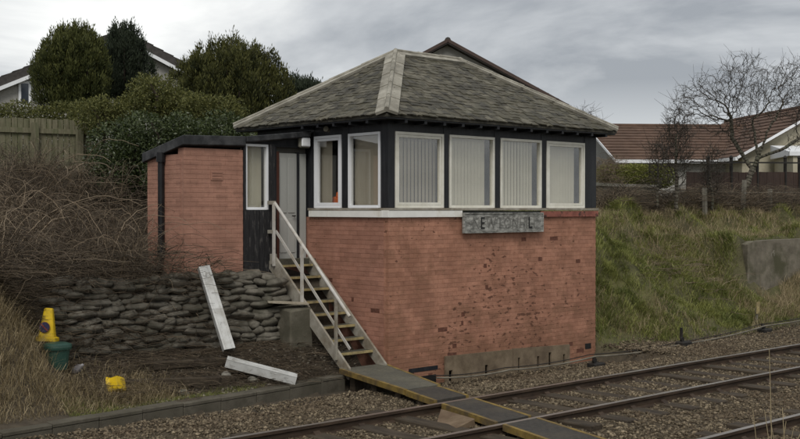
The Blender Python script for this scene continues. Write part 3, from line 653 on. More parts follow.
# eaves: soffit, fascia and rafter feet
m = MB(); m.box(ex0 + .02, ex1 - .02, ey0 + .02, YC - .012, EZ - .075, EZ - .052); m.box(ex0 + .02, XC - .012, YC - .01, ey1 - .02, EZ - .075, EZ - .052); m.box(X1 + .002, ex1 - .02, YC - .01, ey1 - .02, EZ - .075, EZ - .052); m.build('soffit', 'black_timber', sb)
x = XC + .12
while x < X1: m = MB(); m.box(x, x + .06, ey0 + .03, YC - .013, EZ - .125, EZ - .077); m.build('rafter_foot', 'black_timber', sb); x += .44
y = YC + .2
while y < 15.6: m = MB(); m.box(ex0 + .03, XC - .013, y, y + .06, EZ - .125, EZ - .077); m.build('rafter_foot', 'black_timber', sb); y += .44
m = MB(); m.tube([(XC - .10, 14.95, EZ - .17), (XC - .2, 14.9, EZ - .15)], [.035, .05], 10); m.build('flood_lamp', 'trough_concrete', sb)
# entrance porch between box and brick annex
PF = AY0
m = MB(); m.box(AX1 + .004, 11.12, PF + .02, PF + .1, 3.84, 3.95); m.box(11.12, XC - .015, PF + .02, PF + .1, 3.80, 4.02); m.build('porch_lintel', 'black_timber', sb)
nbd = 6; w = (11.12 - (AX1 + .005)) / nbd
for i in range(nbd):
    m = MB(); x = AX1 + .005 + i * w; m.box(x + .003, x + w - .003, PF - .01 + random.uniform(-.004, .004), PF + .02, 1.25 + random.uniform(-.05, .05), 2.70); m.build('board', 'peeling_boards', sb)
m = MB(); m.box(AX1 + .004, AX1 + .05, PF - .015, PF + .06, 2.70, 3.84); m.box(11.0, 11.12, PF - .02, PF + .1, 2.70, 3.84); m.build('porch_post', 'peeling_boards', sb)
pw = window('f', AX1 + .052, 10.998, 2.71, 3.83, PF + .03, False, 'blind_beige', .97, frame_mat='upvc_white', fw=.04)
RD = PF + .09
m = MB(); m.box(11.122, 11.16, PF + .0, RD + .06, FL, 3.80); m.build('porch_cheek', 'black_timber', sb)
m = MB(); m.box(11.162, 11.25, RD - .05, RD + .05, FL, 3.72); m.build('door_jamb', 'jamb_brown', sb)
dr = MB(); dr.box(11.252, 11.66, RD, RD + .045, FL, 3.70)
door = dr.build('door', 'door_paint', sb)
for a, b_, z0, z1 in ((11.29, 11.44, 1.95, 2.55), (11.47, 11.62, 1.95, 2.55), (11.29, 11.44, 2.65, 3.62), (11.47, 11.62, 2.65, 3.62)):
    m = MB(); m.box(a, b_, RD - .012, RD - .001, z0, z1); m.build('door_panel', 'door_paint', door, bevel=.006)
m = MB(); m.tube([(11.60, RD - .004, 2.6), (11.60, RD - .05, 2.6), (11.53, RD - .05, 2.6)], .012, 6); m.build('handle', 'stake_black', door)
m = MB(); m.box(11.662, 11.70, RD - .03, RD + .05, FL, 3.72); m.build('door_jamb', 'black_timber', sb)
m = MB(); m.box(11.702, 11.86, RD - .01, RD + .04, FL, 3.70); m.build('side_panel', 'door_paint', sb)
m = MB(); m.box(11.15, XC, RD + .06, RD + .1, FL, 3.85); m.box(AX1 + .01, 11.12, PF + .5, PF + .54, 1.3, 3.85); m.build('porch_back', 'interior', sb)
m = MB(); m.box(11.12, XC - .002, PF - .15, RD + .1, FL - .1, FL); m.build('threshold', 'tread_top', sb)
# low-pitched felt roof over annex and porch
m = MB(); a = AX0 - .06; b_ = AX1 + .02
m.hexa([(a, AY0 - .07, 3.76), (b_, AY0 - .07, 3.79), (b_, AY1 + .08, 3.53), (a, AY1 + .08, 3.51)], [(a, AY0 - .07, 3.92), (b_, AY0 - .07, 3.95), (b_, AY1 + .08, 3.69), (a, AY1 + .08, 3.67)])
m.build('annex_roof', 'felt', sb, bevel=.01)
m = MB(); a = AX1 + .022; b_ = XC - .07
m.hexa([(a, AY0 - .09, 3.85), (b_, AY0 - .12, 4.0), (b_, AY1 + .08, 3.9), (a, AY1 + .08, 3.6)], [(a, AY0 - .09, 3.95), (b_, AY0 - .12, 4.1), (b_, AY1 + .08, 4.02), (a, AY1 + .08, 3.72)])
m.build('porch_roof', 'felt', sb, bevel=.01)
m = MB(); m.tube([(AX0 - .05, 16.25, 3.62), (AX0 - .05, 16.25, 1.95), (AX0 - .12, 16.2, 1.75), (AX0 - .2, 16.15, 1.7)], .055, 10); m.tube([(AX0 - .05, 16.25, 3.66), (AX0 - .05, 16.25, 3.5)], .08, 10); m.tube([(AX0 - .05, 16.25, 2.1), (AX0 - .05, 16.25, 1.98)], .07, 10); m.build('downpipe', 'pipe_black', sb, smooth=False)
m = MB(); m.box(9.83, 10.06, AY0 - .012, AY0, 3.20, 3.36)
for k in range(3): m.box(9.85, 10.04, AY0 - .02, AY0 - .012, 3.225 + k * .045, 3.25 + k * .045)
m.build('air_vent', 'annex_brick', sb)
m = MB(); m.box(11.62, 11.86, PF - .06, PF + .01, 3.80, 4.0); lampo = m.build('lamp', 'concrete', sb, bevel=.02)
m = MB(); m.box(11.645, 11.835, PF - .10, PF - .062, 3.82, 3.98); m.build('diffuser', 'upvc_white', lampo, bevel=.015)
# fibre boards closing the wire opening
def notched(x0, x1, zt0, zt1, zb, notches):
    m = MB(); xs = sorted([x0, x1] + [q for n_ in notches for q in (n_[0], n_[0] + n_[1])]); zt = lambda x: zt0 + (zt1 - zt0) * (x - x0) / (x1 - x0)
    for a, b_ in zip(xs[:-1], xs[1:]):
        nz = [n_ for n_ in notches if abs(n_[0] - a) < 1e-6]; z0 = nz[0][2] if nz else zb
        m.hexa([(a, YC - .045, z0), (b_, YC - .045, z0), (b_, YC - .008, z0), (a, YC - .008, z0)], [(a, YC - .045, zt(a)), (b_, YC - .045, zt(b_)), (b_, YC - .008, zt(b_)), (a, YC - .008, zt(a))])
    return m.build('skirting_board', 'fibre_board', sb)
notched(13.17, 14.88, .19, .165, -.30, [(13.25, .085, -.06), (13.62, .03, -.2), (13.78, .03, -.19), (14.15, .075, -.05)])
notched(14.89, 16.5, .175, .12, -.30, [(15.02, .055, .0), (15.55, .06, -.02), (15.88, .075, .02), (16.3, .06, -.05)])

# name board
nb = thing('name_board', (14.6, YC - .05, 2.3), 'weathered grey name board with mostly faded letters fixed under the windows', 'sign')
m = MB(); m.box(13.585, 15.65, YC - .085, YC - .05, 2.315, 2.635); m.build('board', 'sign_board', nb, bevel=.004)
m = MB()
for q in ((13.565, 15.67, 2.298, 2.314), (13.565, 15.67, 2.636, 2.655)): m.box(q[0], q[1], YC - .098, YC - .05, q[2], q[3])
m.box(13.565, 13.584, YC - .098, YC - .05, 2.3145, 2.6355); m.box(15.651, 15.67, YC - .098, YC - .05, 2.3145, 2.6355); m.build('frame', 'sign_board', nb)
m = MB()
for x in (13.9, 15.35): m.box(x, x + .06, YC - .05, YC - .0, 2.34, 2.6)
m.build('batten', 'black_timber', nb)
cu = bpy.data.curves.new('letter', 'FONT'); cu.size = .30; cu.extrude = .004
x = 13.80
for i, ch_ in enumerate('NEWTONHILL'):
    cu.body = ch_; cu.align_x = 'LEFT'
    ob = bpy.data.objects.new('tmp', cu); col.objects.link(ob); dg = bpy.context.evaluated_depsgraph_get(); dg.update()
    me = bpy.data.meshes.new_from_object(ob.evaluated_get(dg)); bpy.data.objects.remove(ob)
    xs = [v.co.x for v in me.vertices]; x0, x1 = min(xs), max(xs)
    me.transform(Matrix.Translation((-x0, 0, 0))); me.materials.clear(); solid = i in (1, 8)
    me.materials.append(MATS['sign_black' if solid else 'sign_ghost'])
    o = link('letter', me, nb, (x, YC - (.0915 if solid else .087), 2.372)); o.rotation_euler = (R(90), 0, 0)
    o.scale = (.80, 1, 1); x += (x1 - x0) * .80 + .042
    if solid: o['label'] = 'black letter still in place'

# hi-vis garment seen through the side window
m = MB()
pts = []
m.hexa([(12.12, 15.05, 2.62), (12.2, 15.05, 2.62), (12.2, 15.33, 2.62), (12.12, 15.33, 2.62)], [(12.12, 15.08, 2.92), (12.19, 15.08, 2.94), (12.19, 15.30, 2.95), (12.12, 15.30, 2.90)])
m.hexa([(12.13, 15.11, 2.925), (12.18, 15.11, 2.925), (12.18, 15.18, 2.925), (12.13, 15.18, 2.925)], [(12.14, 15.13, 3.02), (12.17, 15.13, 3.02), (12.17, 15.17, 3.02), (12.14, 15.17, 3.02)])
tag(m.build('safety_vest', 'hivis', None, bevel=.012), 'orange safety vest hanging inside the side window near the door', 'vest')

# ------------------------------------------------------------------ outside stairs
st = thing('staircase', (11.4, 14.4, .15), 'open steel staircase with grey handrail leading up to the porch door', 'stairs')
SX0, SX1 = 11.0, 11.8
tr_y = lambda k: 15.34 - .2315 * k; tr_z = lambda k: 1.754 - .194 * k
for k in range(8):
    m = MB(); m.box(SX0 + .045, SX1 - .045, tr_y(k) + .03, tr_y(k) + .24, tr_z(k) - .03, tr_z(k)); t = m.build('tread', 'tread_top', st)
    m = MB(); m.box(SX0 + .045, SX1 - .045, tr_y(k), tr_y(k) + .028, tr_z(k) - .034, tr_z(k) + .004); m.build('nosing', 'nosing', t)
def stringer(x0, x1):
    m = MB(); p = lambda y, z: (x0, y, z)
    m.prism([p(15.62, 1.80), p(15.45, 1.92), p(13.42, .20), p(13.42, .02), p(13.46, .02), p(15.62, 1.71)], (x1 - x0, 0, 0)); m.build('stringer', 'stair_metal', st)
stringer(SX0, SX0 + .04); stringer(SX1 - .04, SX1)
hr0, hr1 = Vector((SX0 + .0, 15.42, 2.82)), Vector((SX0 + .0, 13.40, 1.02)); lr0, lr1 = Vector((SX0 + .02, 15.42, 2.34)), Vector((SX0 + .02, 13.42, .50))
m = MB(); m.tube([hr0 + Vector((-.0, .17, -.0)), hr0, hr1], .027, 8); m.build('handrail', 'rail_paint', st)
m = MB(); m.bar(lr0, lr1, .012, .05); m.build('mid_rail', 'rail_paint', st)
for y, dz in ((15.42, 0), (14.62, 0), (13.72, -.03)):
    f = (15.42 - y) / 2.02; zt = hr0.z + (hr1.z - hr0.z) * f + dz; zb = 1.92 - (15.45 - y) * .847 - .15
    m = MB(); m.box(SX0 - .045, SX0 - .003, y - .02, y + .02, zb, zt); m.build('post', 'rail_paint' if y > 14 else 'stair_metal', st)
for q in ((SX0 - .05, SX0 + .06, 15.45, 15.5, 1.78, 1.95), (SX0 - .05, SX0 + .02, 15.42, 15.57, 2.80, 2.86), (SX0 - .05, SX0 + .02, 15.42, 15.57, 2.30, 2.36)): m = MB(); m.box(*q); m.build('bracket', 'stair_metal', st)
# support slab at the stair foot
# ------------------------------------------------------------------ barrow crossing
bc = thing('barrow_crossing', (10.6, 10.5, .1), 'narrow foot crossing of dark boards with yellow edges from stairs over the rails', 'crossing')
def Lx(y): return 9.33 + (y - 7.9) * .298
def Rx(y): return Lx(y) + .655
def deck(y0, y1, l0, l1, r0, r1, zt, mat, edge_w=.055):
    m = MB(); q = lambda a, b_, z0, z1: m.hexa([(a[0], y0, z0), (b_[0], y0, z0), (b_[1], y1, z0), (a[1], y1, z0)], [(a[0], y0, z1), (b_[0], y0, z1), (b_[1], y1, z1), (a[1], y1, z1)])
    q((l0 + edge_w, l1 + edge_w), (r0 - edge_w, r1 - edge_w), zt - .07, zt); d_ = m.build('deck_panel', mat, bc)
    for a in ((l0, l1), (r0 - edge_w + .001, r1 - edge_w + .001)):
        m = MB(); m.hexa([(a[0], y0, zt - .075), (a[0] + edge_w - .001, y0, zt - .075), (a[1] + edge_w - .001, y1, zt - .075), (a[1], y1, zt - .075)], [(a[0], y0, zt + .003), (a[0] + edge_w - .001, y0, zt + .003), (a[1] + edge_w - .001, y1, zt + .003), (a[1], y1, zt + .003)])
        m.build('edging', 'yellow_edge', d_)
deck(11.42, 13.62, Lx(11.4), 10.96, Rx(11.4) + .05, 11.93, .175, 'mesh_deck')
deck(10.56, 11.41, Lx(10.56), Lx(11.41), Rx(10.56), Rx(11.41), .165, 'rubber_deck')
deck(9.03, 10.36, Lx(9.03), Lx(10.36), Rx(9.03), Rx(10.36), .155, 'rubber_deck')
deck(7.0, 8.86, Lx(7.0), Lx(8.86), Rx(7.0), Rx(8.86), .16, 'rubber_deck')
deck(5.35 + .1, 6.75, Lx(5.45), Lx(6.75), Rx(5.45), Rx(6.75), .155, 'rubber_deck')
for y in (7.4, 8.5, 9.3, 10.1, 11.0, 11.7, 12.5, 13.3):
    m = MB(); m.box(Lx(y) + .03, Rx(y) - .03, y - .06, y + .06, -.24, .085); m.build('bearer', 'sleeper_timber', bc)
def G(px, py, z): t = (z - CH) / ((HOR - py) / FPX); return C((px - 400) / FPX * t, t, z)
U0, U1, L0, L1 = G(441, 409, .13), G(475, 419, .13), G(436, 425, .035), G(449, 432, .035)
dfl = MB(); dn = Vector((0, 0, -.05)); dfl.hexa([L0 + dn, L1 + dn, U1 + dn * 2, U0 + dn * 2], [L0, L1, U1, U0])
dfl.hexa([U0 + Vector((0, 0, -.2)), U1 + Vector((0, 0, -.2)), U1 + Vector((.05, .05, -.2)), U0 + Vector((.05, .05, -.2))], [U0 + dn, U1 + dn, U1 + Vector((.05, .05, -.05)), U0 + Vector((.05, .05, -.05))])
tag(dfl.build('deflector_plate', 'rust_plate', None, bevel=.006), 'rusty sloping deflector plate lying between the rails beside the foot crossing', 'plate')

# ------------------------------------------------------------------ concrete cable trough edge on the left
tr_ = thing('cable_trough', (7, 12.9, 0), 'low line of concrete cable trough sections between ballast and rubble', 'cable trough')
x = 1.2
while x < 10.9:
    L = min(.66, 10.97 - x); y0, y1 = float(kerb_y(x)), float(kerb_y(x + L)); dz = -.022 + .012 * math.sin(x * 1.3) + random.uniform(-.006, .006)
    m = MB(); m.hexa([(x + .003, y0, -.25), (x + L - .003, y1, -.25), (x + L - .003, y1 + .2, -.25), (x + .003, y0 + .2, -.25)], [(x + .003, y0, .045 + dz), (x + L - .003, y1, .045 + dz), (x + L - .003, y1 + .2, .045 + dz), (x + .003, y0 + .2, .045 + dz)])
    s_ = m.build('trough_section', 'trough_concrete', tr_, bevel=.008)
    m = MB(); m.hexa([(x + .004, y0 - .006, .048 + dz), (x + L - .004, y1 - .006, .048 + dz), (x + L - .004, y1 + .23, .048 + dz), (x + .004, y0 + .23, .048 + dz)], [(x + .004, y0 - .006, .098 + dz), (x + L - .004, y1 - .006, .098 + dz), (x + L - .004, y1 + .23, .098 + dz), (x + .004, y0 + .23, .098 + dz)])
    m.build('lid', 'trough_concrete', s_, bevel=.008); x += L

# ------------------------------------------------------------------ sack wall
sw = thing('sack_wall', (8.7, 15.0, .4), 'dark retaining wall of stacked hardened cement sacks below the brick annex', 'retaining wall')
def pillow():
    nu, nv = 8, 4; vs = []; ph = random.uniform(0, 6)
    for i in range(1, nv):
        th = math.pi * i / nv
        for j in range(nu):
            a = 2 * math.pi * j / nu; c, s_ = math.cos(a), math.sin(a); x = math.copysign(abs(c) ** .6, c) * math.sin(th) ** .5; y = math.copysign(abs(s_) ** .6, s_) * math.sin(th) ** .5
            k = 1 + random.uniform(-.12, .12); vs.append((x * .5 * k, y * .5 * k, math.cos(th) * .52 * (1 + random.uniform(-.1, .1)) + .06 * math.sin(a * 2 + ph)))
    vs += [(0, 0, .5), (0, 0, -.5)]; n_ = nu * (nv - 1)
    fs = [(i * nu + j, i * nu + (j + 1) % nu, (i + 1) * nu + (j + 1) % nu, (i + 1) * nu + j) for i in range(nv - 2) for j in range(nu)]
    fs += [(n_, (j + 1) % nu, j) for j in range(nu)] + [(n_ + 1, (nv - 2) * nu + j, (nv - 2) * nu + (j + 1) % nu) for j in range(nu)]
    me = bpy.data.meshes.new('sack'); me.from_pydata(vs, [], [f[::-1] for f in fs]); me.polygons.foreach_set('use_smooth', [True] * len(fs)); me.materials.append(MATS['sack']); me.update(); return me
sk = [pillow() for _ in range(9)]
row = 0; z = .42
while z < 1.66:
    hgt = random.uniform(.088, .112); x = 6.6 + random.uniform(0, .35)
    while x < 10.62 + random.uniform(-.12, .1):
        L = random.choice((.18, .28, .34, .4, .46)) * random.uniform(.85, 1.15); yy = 14.82 + row * .022 + random.uniform(-.03, .03) - (.12 if x > 9.9 else 0) * min(1, (x - 9.9) / .5)
        o = link('sack', random.choice(sk), sw, (x + L / 2, yy + .14, z + hgt / 2 + .03 * math.sin(x * 2.1 + 1))); o.scale = (L * 1.12, .36 * random.uniform(.9, 1.1), hgt * random.uniform(1.15, 1.65)); o.rotation_euler = (random.uniform(-.22, .22), random.uniform(-.17, .17), random.uniform(-.2, .2)); o.location.z += random.uniform(-.02, .02)
        x += L * .97
    z += hgt * .98; row += 1
# concrete block with a plank on it
m = MB(); bpt = [(10.62, 14.45, .35), (11.06, 14.42, .35), (11.1, 14.85, .35), (10.62, 14.9, .35)]
m.hexa(bpt, [(10.63, 14.47, 1.06), (11.05, 14.44, 1.10), (11.08, 14.84, 1.14), (10.64, 14.88, 1.1)])
tag(m.build('concrete_block', 'dark_concrete', None, bevel=.025), 'rough dark concrete block standing beside the foot of the sack wall by the stairs', 'block')
m = MB(); m.bar((10.42, 14.82, 1.20), (11.02, 14.52, 1.155), .2, .03); tag(m.build('plank', 'plank_tan', None), 'short pale plank lying on top of the concrete block', 'plank')
# two lengths of white trunking
def channel(p, q, w, h, up, label):
    p, q = Vector(p), Vector(q); t = thing('trunking', p, label, 'trunking', 'lengths of white cable trunking'); d = (q - p).normalized(); u = Vector(up); s_ = d.cross(u).normalized(); u = s_.cross(d).normalized()
    m = MB(); m.bar(p, q, w, .012, up); o1 = u * h / 2
    for sgn in (-1, 1): m.bar(p + s_ * sgn * (w / 2 - .006) - o1, q + s_ * sgn * (w / 2 - .006) - o1, .012, h, up)
    m.build('channel', 'trunking', t)
    m = MB()
    for sgn in (-.5, .5): m.bar(p + s_ * sgn * w * .55 + u * .009, q + s_ * sgn * w * .55 + u * .009, .012, .008, up)
    m.build('rib', 'trunking', t)
a = D(204, 266, 17.35); b_ = D(229.5, 349, 16.75)
channel(a, b_, .18, .09, (-.25, -.93, .28), 'white trunking length leaning upright against the sack wall')
a = D(227, 358, 16.5); b_ = D(297, 376, 16.6)
channel(a, b_, .20, .12, (.12, -.25, 1), 'white trunking length lying flat on the rubble near the trough edge')
# old timbers lying on the rubble
for (p, q, lab) in ((D(112, 386, 15.2), D(232, 370, 16.35), 'dark old timber lying on the rubble behind the cable trough'), (D(150, 379, 15.9), D(240, 362, 17.0), 'dark old timber lying on the rubble at the foot of the sack wall')):
    p.z = float(gz(p.x, p.y)) + .05; q.z = float(gz(q.x, q.y)) + .05
    m = MB(); m.bar(p, q, .2, .11); tag(m.build('old_timber', 'sleeper_timber', None, bevel=.01), lab, 'timber', 'old timbers on the rubble')

# ------------------------------------------------------------------ bin, cones, litter on the left
bp = D(57, 375, 15.0); bp.z = float(gz(bp.x, bp.y)) - .02
bt = thing('bin', bp, 'small dark green plastic bin half hidden in dry grass', 'bin')
def sq_ring(m, c, prof, n=20, pw=.55, M=None):
    vs = []
    for w, z in prof:
        for j in range(n):
            a = 2 * math.pi * j / n; cc, ss = math.cos(a), math.sin(a); v = Vector((math.copysign(abs(cc) ** pw, cc) * w, math.copysign(abs(ss) ** pw, ss) * w, z)); vs.append((M @ v if M else v) + Vector(c))
    k = len(prof); fs = [(i * n + j, i * n + (j + 1) % n, (i + 1) * n + (j + 1) % n, (i + 1) * n + j) for i in range(k - 1) for j in range(n)]
    m.add(vs, fs + [tuple(range(n))[::-1], tuple((k - 1) * n + j for j in range(n))])
zt = CH + (HOR - 347) / FPX * 15.0
hb = zt - bp.z
m = MB(); sq_ring(m, bp, [(.115, 0), (.12, .01), (.155, hb - .03), (.155, hb)], pw=.7); m.build('body', 'bin_green', bt)
m = MB(); sq_ring(m, bp + Vector((0, 0, hb + .002)), [(.175, -.03), (.18, 0), (.175, .035), (.13, .055), (.05, .06)], pw=.7); m.build('lid', 'bin_green', bt)
cp = D(46.5, 341, 15.25)
ct = thing('traffic_cone', cp, 'yellow square-based traffic cone with blue and red roundel beside green bin', 'cone')
Mt = Euler((R(-4), R(3), R(-35))).to_matrix()
m = MB(); sq_ring(m, cp, [(.15, 0), (.15, .045), (.12, .06)], pw=.3, M=Mt); m.build('base', 'cone_yellow', ct)
m = MB(); sq_ring(m, cp, [(.115, .062), (.10, .15), (.06, .44), (.045, .455)], pw=.42, M=Mt); m.build('body', 'cone_yellow', ct)
fn = C(0, -1, .0); n_ = Vector((fn.x, fn.y, .15)).normalized(); tq = n_.to_track_quat('Z', 'Y').to_matrix()
cc = cp + Vector((0, 0, .20)) + Vector((fn.x, fn.y, 0)).normalized() * .108
m = MB(); m.lathe([(.07, -.004), (.07, .004)], cc, 20, tq); m.build('roundel', 'roundel_blue', ct)
m = MB(); m.lathe([(.075, -.007), (.075, -.0045)], cc, 20, tq); m.bar(cc + tq @ Vector((-.05, .05, .006)), cc + tq @ Vector((.05, -.05, .006)), .018, .004, n_); m.build('roundel_bar', 'roundel_red', ct)
yp = D(115, 387, 15.1); yp.z = float(gz(yp.x, yp.y)) + .03
m = MB(); Mt = Euler((R(62), R(18), R(20))).to_matrix(); sq_ring(m, yp + Vector((0, 0, .07)), [(.13, -.05), (.14, -.04), (.11, .0), (.10, .10), (.085, .105)], pw=.4, M=Mt)
tag(m.build('yellow_tub', 'cone_yellow', None), 'tipped yellow plastic tub on dry grass right of the green bin', 'tub')
lp = D(77, 366, 15.2); lp.z = float(gz(lp.x, lp.y)) + .12
m = MB(); m.lathe([(.03, -.12), (.055, -.1), (.06, .03), (.025, .09), (.02, .12)], lp, 12, Euler((R(50), R(30), 0)).to_matrix()); tag(m.build('plastic_bottle', 'clear_plastic', None, smooth=True), 'clear crumpled plastic bottle lying right beside the green bin', 'bottle')
for (x, y), lab in zip(((9.05, 13.95), (9.4, 13.75), (8.15, 13.65)), ('at the left end of the flat white trunking', 'under the middle of the flat white trunking', 'on the rubble well left of the flat white trunking')):
    p = Vector((x, y, float(gz(x, y)) + .03)); m = MB(); m.lathe([(.03, -.05), (.075, -.03), (.085, .01), (.05, .05)], p, 7, Euler((random.uniform(-.4, .4), random.uniform(-.4, .4), 0)).to_matrix())
    tag(m.build('pale_stone', 'concrete', None), 'pale rounded stone ' + lab, 'stone', 'pale stones on the rubble')

# ------------------------------------------------------------------ signal wires and stakes along the bank foot
sp = [Vector((12.8, 13.3, -.12)), Vector((14.3, 13.0, -.1)), Vector((16.2, 12.62, .0)), Vector((18.7, 12.38, .05)), Vector((22.0, 12.5, .16)), Vector((27, 12.6, .28)), Vector((36, 12.6, .3))]
def polyline(pts, n=8):
    o = []
    for a, b_ in zip(pts[:-1], pts[1:]):
        for k in range(n): f = k / n; p = a.lerp(b_, f); p = p - Vector((0, 0, .04 * 4 * f * (1 - f))); o.append(p)
    return o + [pts[-1]]
m = MB(); m.tube(polyline(sp), .016, 6); tag(m.build('signal_wire', 'cable_grey', None), 'pale grey signal cable running on black stakes along the foot of the bank', 'cable')
m = MB(); m.tube(polyline([p + Vector((0, .12, .025)) for p in sp]), .009, 5); tag(m.build('signal_wire', 'stake_black', None), 'thin dark wire beside the pale cable at the foot of the bank', 'wire')
for (x, y), lab in zip(((16.25, 12.6), (18.72, 12.36), (22.05, 12.5), (25.2, 12.58)), ('first from the brick corner', 'second from the brick corner', 'third from the brick corner', 'at the right picture edge')):
    zg = float(gz(x, y)); t = thing('pulley_stake', (x, y, zg), 'black wire pulley stake at the bank foot, ' + lab, 'stake', 'pulley stakes at the bank foot')
    m = MB(); m.box(x - .16, x + .16, y - .07, y + .13, zg - .1, zg + .10); m.build('block', 'stake_black', t, bevel=.02)
    m = MB(); m.box(x + .0, x + .05, y + .08, y + .12, zg, zg + (.36 if 18 < x < 19 else .2)); m.build('stake', 'stake_black', t)
    m = MB(); m.lathe([(.05, -.02), (.05, .02)], (x - .05, y + .03, zg + .14), 10, Euler((R(90), 0, 0)).to_matrix()); m.build('pulley', 'stake_black', t)

# ------------------------------------------------------------------ right bank furniture
cw = thing('concrete_wall', (26, 14.1, .6), 'stained grey concrete retaining wall set in the grass bank at right', 'wall')
m = MB(); m.prism([(24.0, 14.1, 1.86), (24.25, 14.09, 1.93), (24.9, 14.06, 1.95), (36, 13.8, 2.0), (36, 13.8, .2), (24.0, 14.1, .2)], (.05, .22, 0)); m.build('slab', 'grey_wall', cw)
for k in range(5):
    x = 26.6 + k * 2.1; m = MB(); m.box(x, x + .05, 14.06 - (x - 24.9) * .0234 - .03, 14.06 - (x - 24.9) * .0234, .3, 1.9); m.build('rib', 'grey_wall', cw)
for k in range(3):
    x = 25.0 + k * .07; m = MB(); zz = 1.55 + .07 * (k % 2); m.bar((x, 14.035, zz), (x + random.uniform(-.02, .06), 14.03, zz + random.uniform(.06, .13)), .014, .006, (0, 1, 0)); m.build('paint_mark', 'hip_stone', cw)
yp = Yp_ = D(757, 268, 24.6); yp.z = float(gz(yp.x, yp.y))
t = thing('marker_post', yp, 'small yellow marker plate on a short post in the bank grass', 'marker')
m = MB(); m.box(yp.x - .02, yp.x + .02, yp.y - .02, yp.y + .02, yp.z - .1, yp.z + .38); m.build('post', 'post_wood', t)
m = MB(); m.box(yp.x - .06, yp.x + .06, yp.y - .04, yp.y - .022, yp.z + .24, yp.z + .50); m.build('plate', 'nosing', t)

# ------------------------------------------------------------------ houses
def roof_courses(m, A, B, T0, T1, n, th=.05):
    A, B, T0, T1 = map(Vector, (A, B, T0, T1)); nn = (B - A).cross(T0 - A).normalized()
    if nn.z < 0: nn = -nn
    for i in range(n):
        f0, f1 = i / n, min(1, (i + 1.15) / n); p = [A.lerp(T0, f0) + nn * th, B.lerp(T1, f0) + nn * th, B.lerp(T1, f1) + nn * .01, A.lerp(T0, f1) + nn * .01]
        q = [v - nn * .03 for v in p]; m.hexa(q, p)
def gable_house(name, label, P0, P1, depth, eave, ridge, ground, wall_mat, roof_mat, over=.3, ncourse=14, barge='upvc_white', win=(), lift=.12):
    """P0->P1 is the gable front (ground plan, Vectors); house runs 'depth' away from it to the left of P0->P1"""
    P0, P1 = Vector((P0[0], P0[1], 0)), Vector((P1[0], P1[1], 0)); u = (P1 - P0).normalized(); v = Vector((-u.y, u.x, 0)); mid = (P0 + P1) / 2; W = (P1 - P0).length
    h = thing(name, (mid.x, mid.y, ground), label, 'house')
    z = lambda p, q: Vector((p.x, p.y, q))
    m = MB(); prof_ = [z(P0, ground), z(P1, ground), z(P1, eave), z(mid, ridge), z(P0, eave)]; m.prism(prof_, v * depth); m.build('wall', wall_mat, h)
    sl = (ridge - eave) / (W / 2)
    E0 = P0 - u * over; E1 = P1 + u * over; ze = eave - sl * over + lift; zr = ridge + lift; f = -v * over; b_ = v * (depth + over)
    rm = MB(); roof_courses(rm, z(E0 + f, ze), z(E0 + b_, ze), z(mid + f, zr), z(mid + b_, zr), ncourse); roof_courses(rm, z(E1 + f, ze), z(E1 + b_, ze), z(mid + f, zr), z(mid + b_, zr), ncourse)
    rm.prism([z(E0 + f, ze - .0), z(mid + f, zr - .0), z(E1 + f, ze - .0), z(E1 + f, ze - lift + .02), z(mid + f, zr - lift + .02), z(E0 + f, ze - lift + .02)], v * (depth + 2 * over))
    ro = rm.build('roof', roof_mat, h)
    m = MB(); m.tube([z(mid + f, zr + .01), z(mid + b_, zr + .01)], .10, 8); m.build('ridge_tiles', roof_mat, ro)
    for E in (E0, E1):
        m = MB(); m.bar(z(E + f - v * .012, ze + (.03 - lift if lift > .2 else -.02)), z(mid + f - v * .012, zr + (.03 - lift if lift > .2 else -.0)), .03, .13 if lift > .2 else .10); m.build('bargeboard', barge, h)
        m = MB(); m.bar(z(E + f, ze - .06) + (E - mid).normalized() * .03, z(E + b_, ze - .06) + (E - mid).normalized() * .03, .1, .14); m.build('gutter', barge, h)
    for (a0, a1, z0, z1) in win:
        q = lambda a, zz, o: P0 + u * a + v * o + Vector((0, 0, zz))
        m = MB(); m.hexa([q(a0, z0, -.05), q(a1, z0, -.05), q(a1, z0, .05), q(a0, z0, .05)], [q(a0, z1, -.05), q(a1, z1, -.05), q(a1, z1, .05), q(a0, z1, .05)]); w = m.build('window', 'upvc_white', h)
        m = MB(); m.hexa([q(a0 + .09, z0 + .09, -.06), q(a1 - .09, z0 + .09, -.06), q(a1 - .09, z0 + .09, -.051), q(a0 + .09, z0 + .09, -.051)], [q(a0 + .09, z1 - .09, -.06), q(a1 - .09, z1 - .09, -.06), q(a1 - .09, z1 - .09, -.051), q(a0 + .09, z1 - .09, -.051)]); m.build('pane', 'dark_glass', w)
    return h
# house beyond the left hedge: apex seen near (122,31)
ap = D(121, 30, 42); l_ = D(-8, 86, 40.4); rgt = D(186, 72, 43.6)
u_ = Vector((rgt.x - l_.x, rgt.y - l_.y, 0)).normalized(); half = 5.2; sl_ = .47
P0, P1 = ap - u_ * half, ap + u_ * half
gable_house('house', 'grey harled house with dark roof and white bargeboards behind the left conifers', P0, P1, 9, ap.z - half * sl_ - .45, ap.z - .45, 3.4, 'harl', 'roof_dark', lift=.42, win=[(half - 3.72, half - 3.28, CH + (HOR - 108) / FPX * 41, CH + (HOR - 83) / FPX * 41)])
# raised rear roof of the same house, seen over the left verge
ap2 = ap + C(-2.2, 3, 0) - Vector((0, 0, 0)); 
# house directly behind the signal box
ap = D(447, 42, 36); gable_house('house', 'house with brown bargeboards, gable peeping over the signal box roof', ap + C(-4.3, -.2, 0), ap + C(4.3, .2, 0), 10, ap.z - 4.3 * .56, ap.z - .12, 2.4, 'harl', 'roof_dark', barge='fascia_brown')
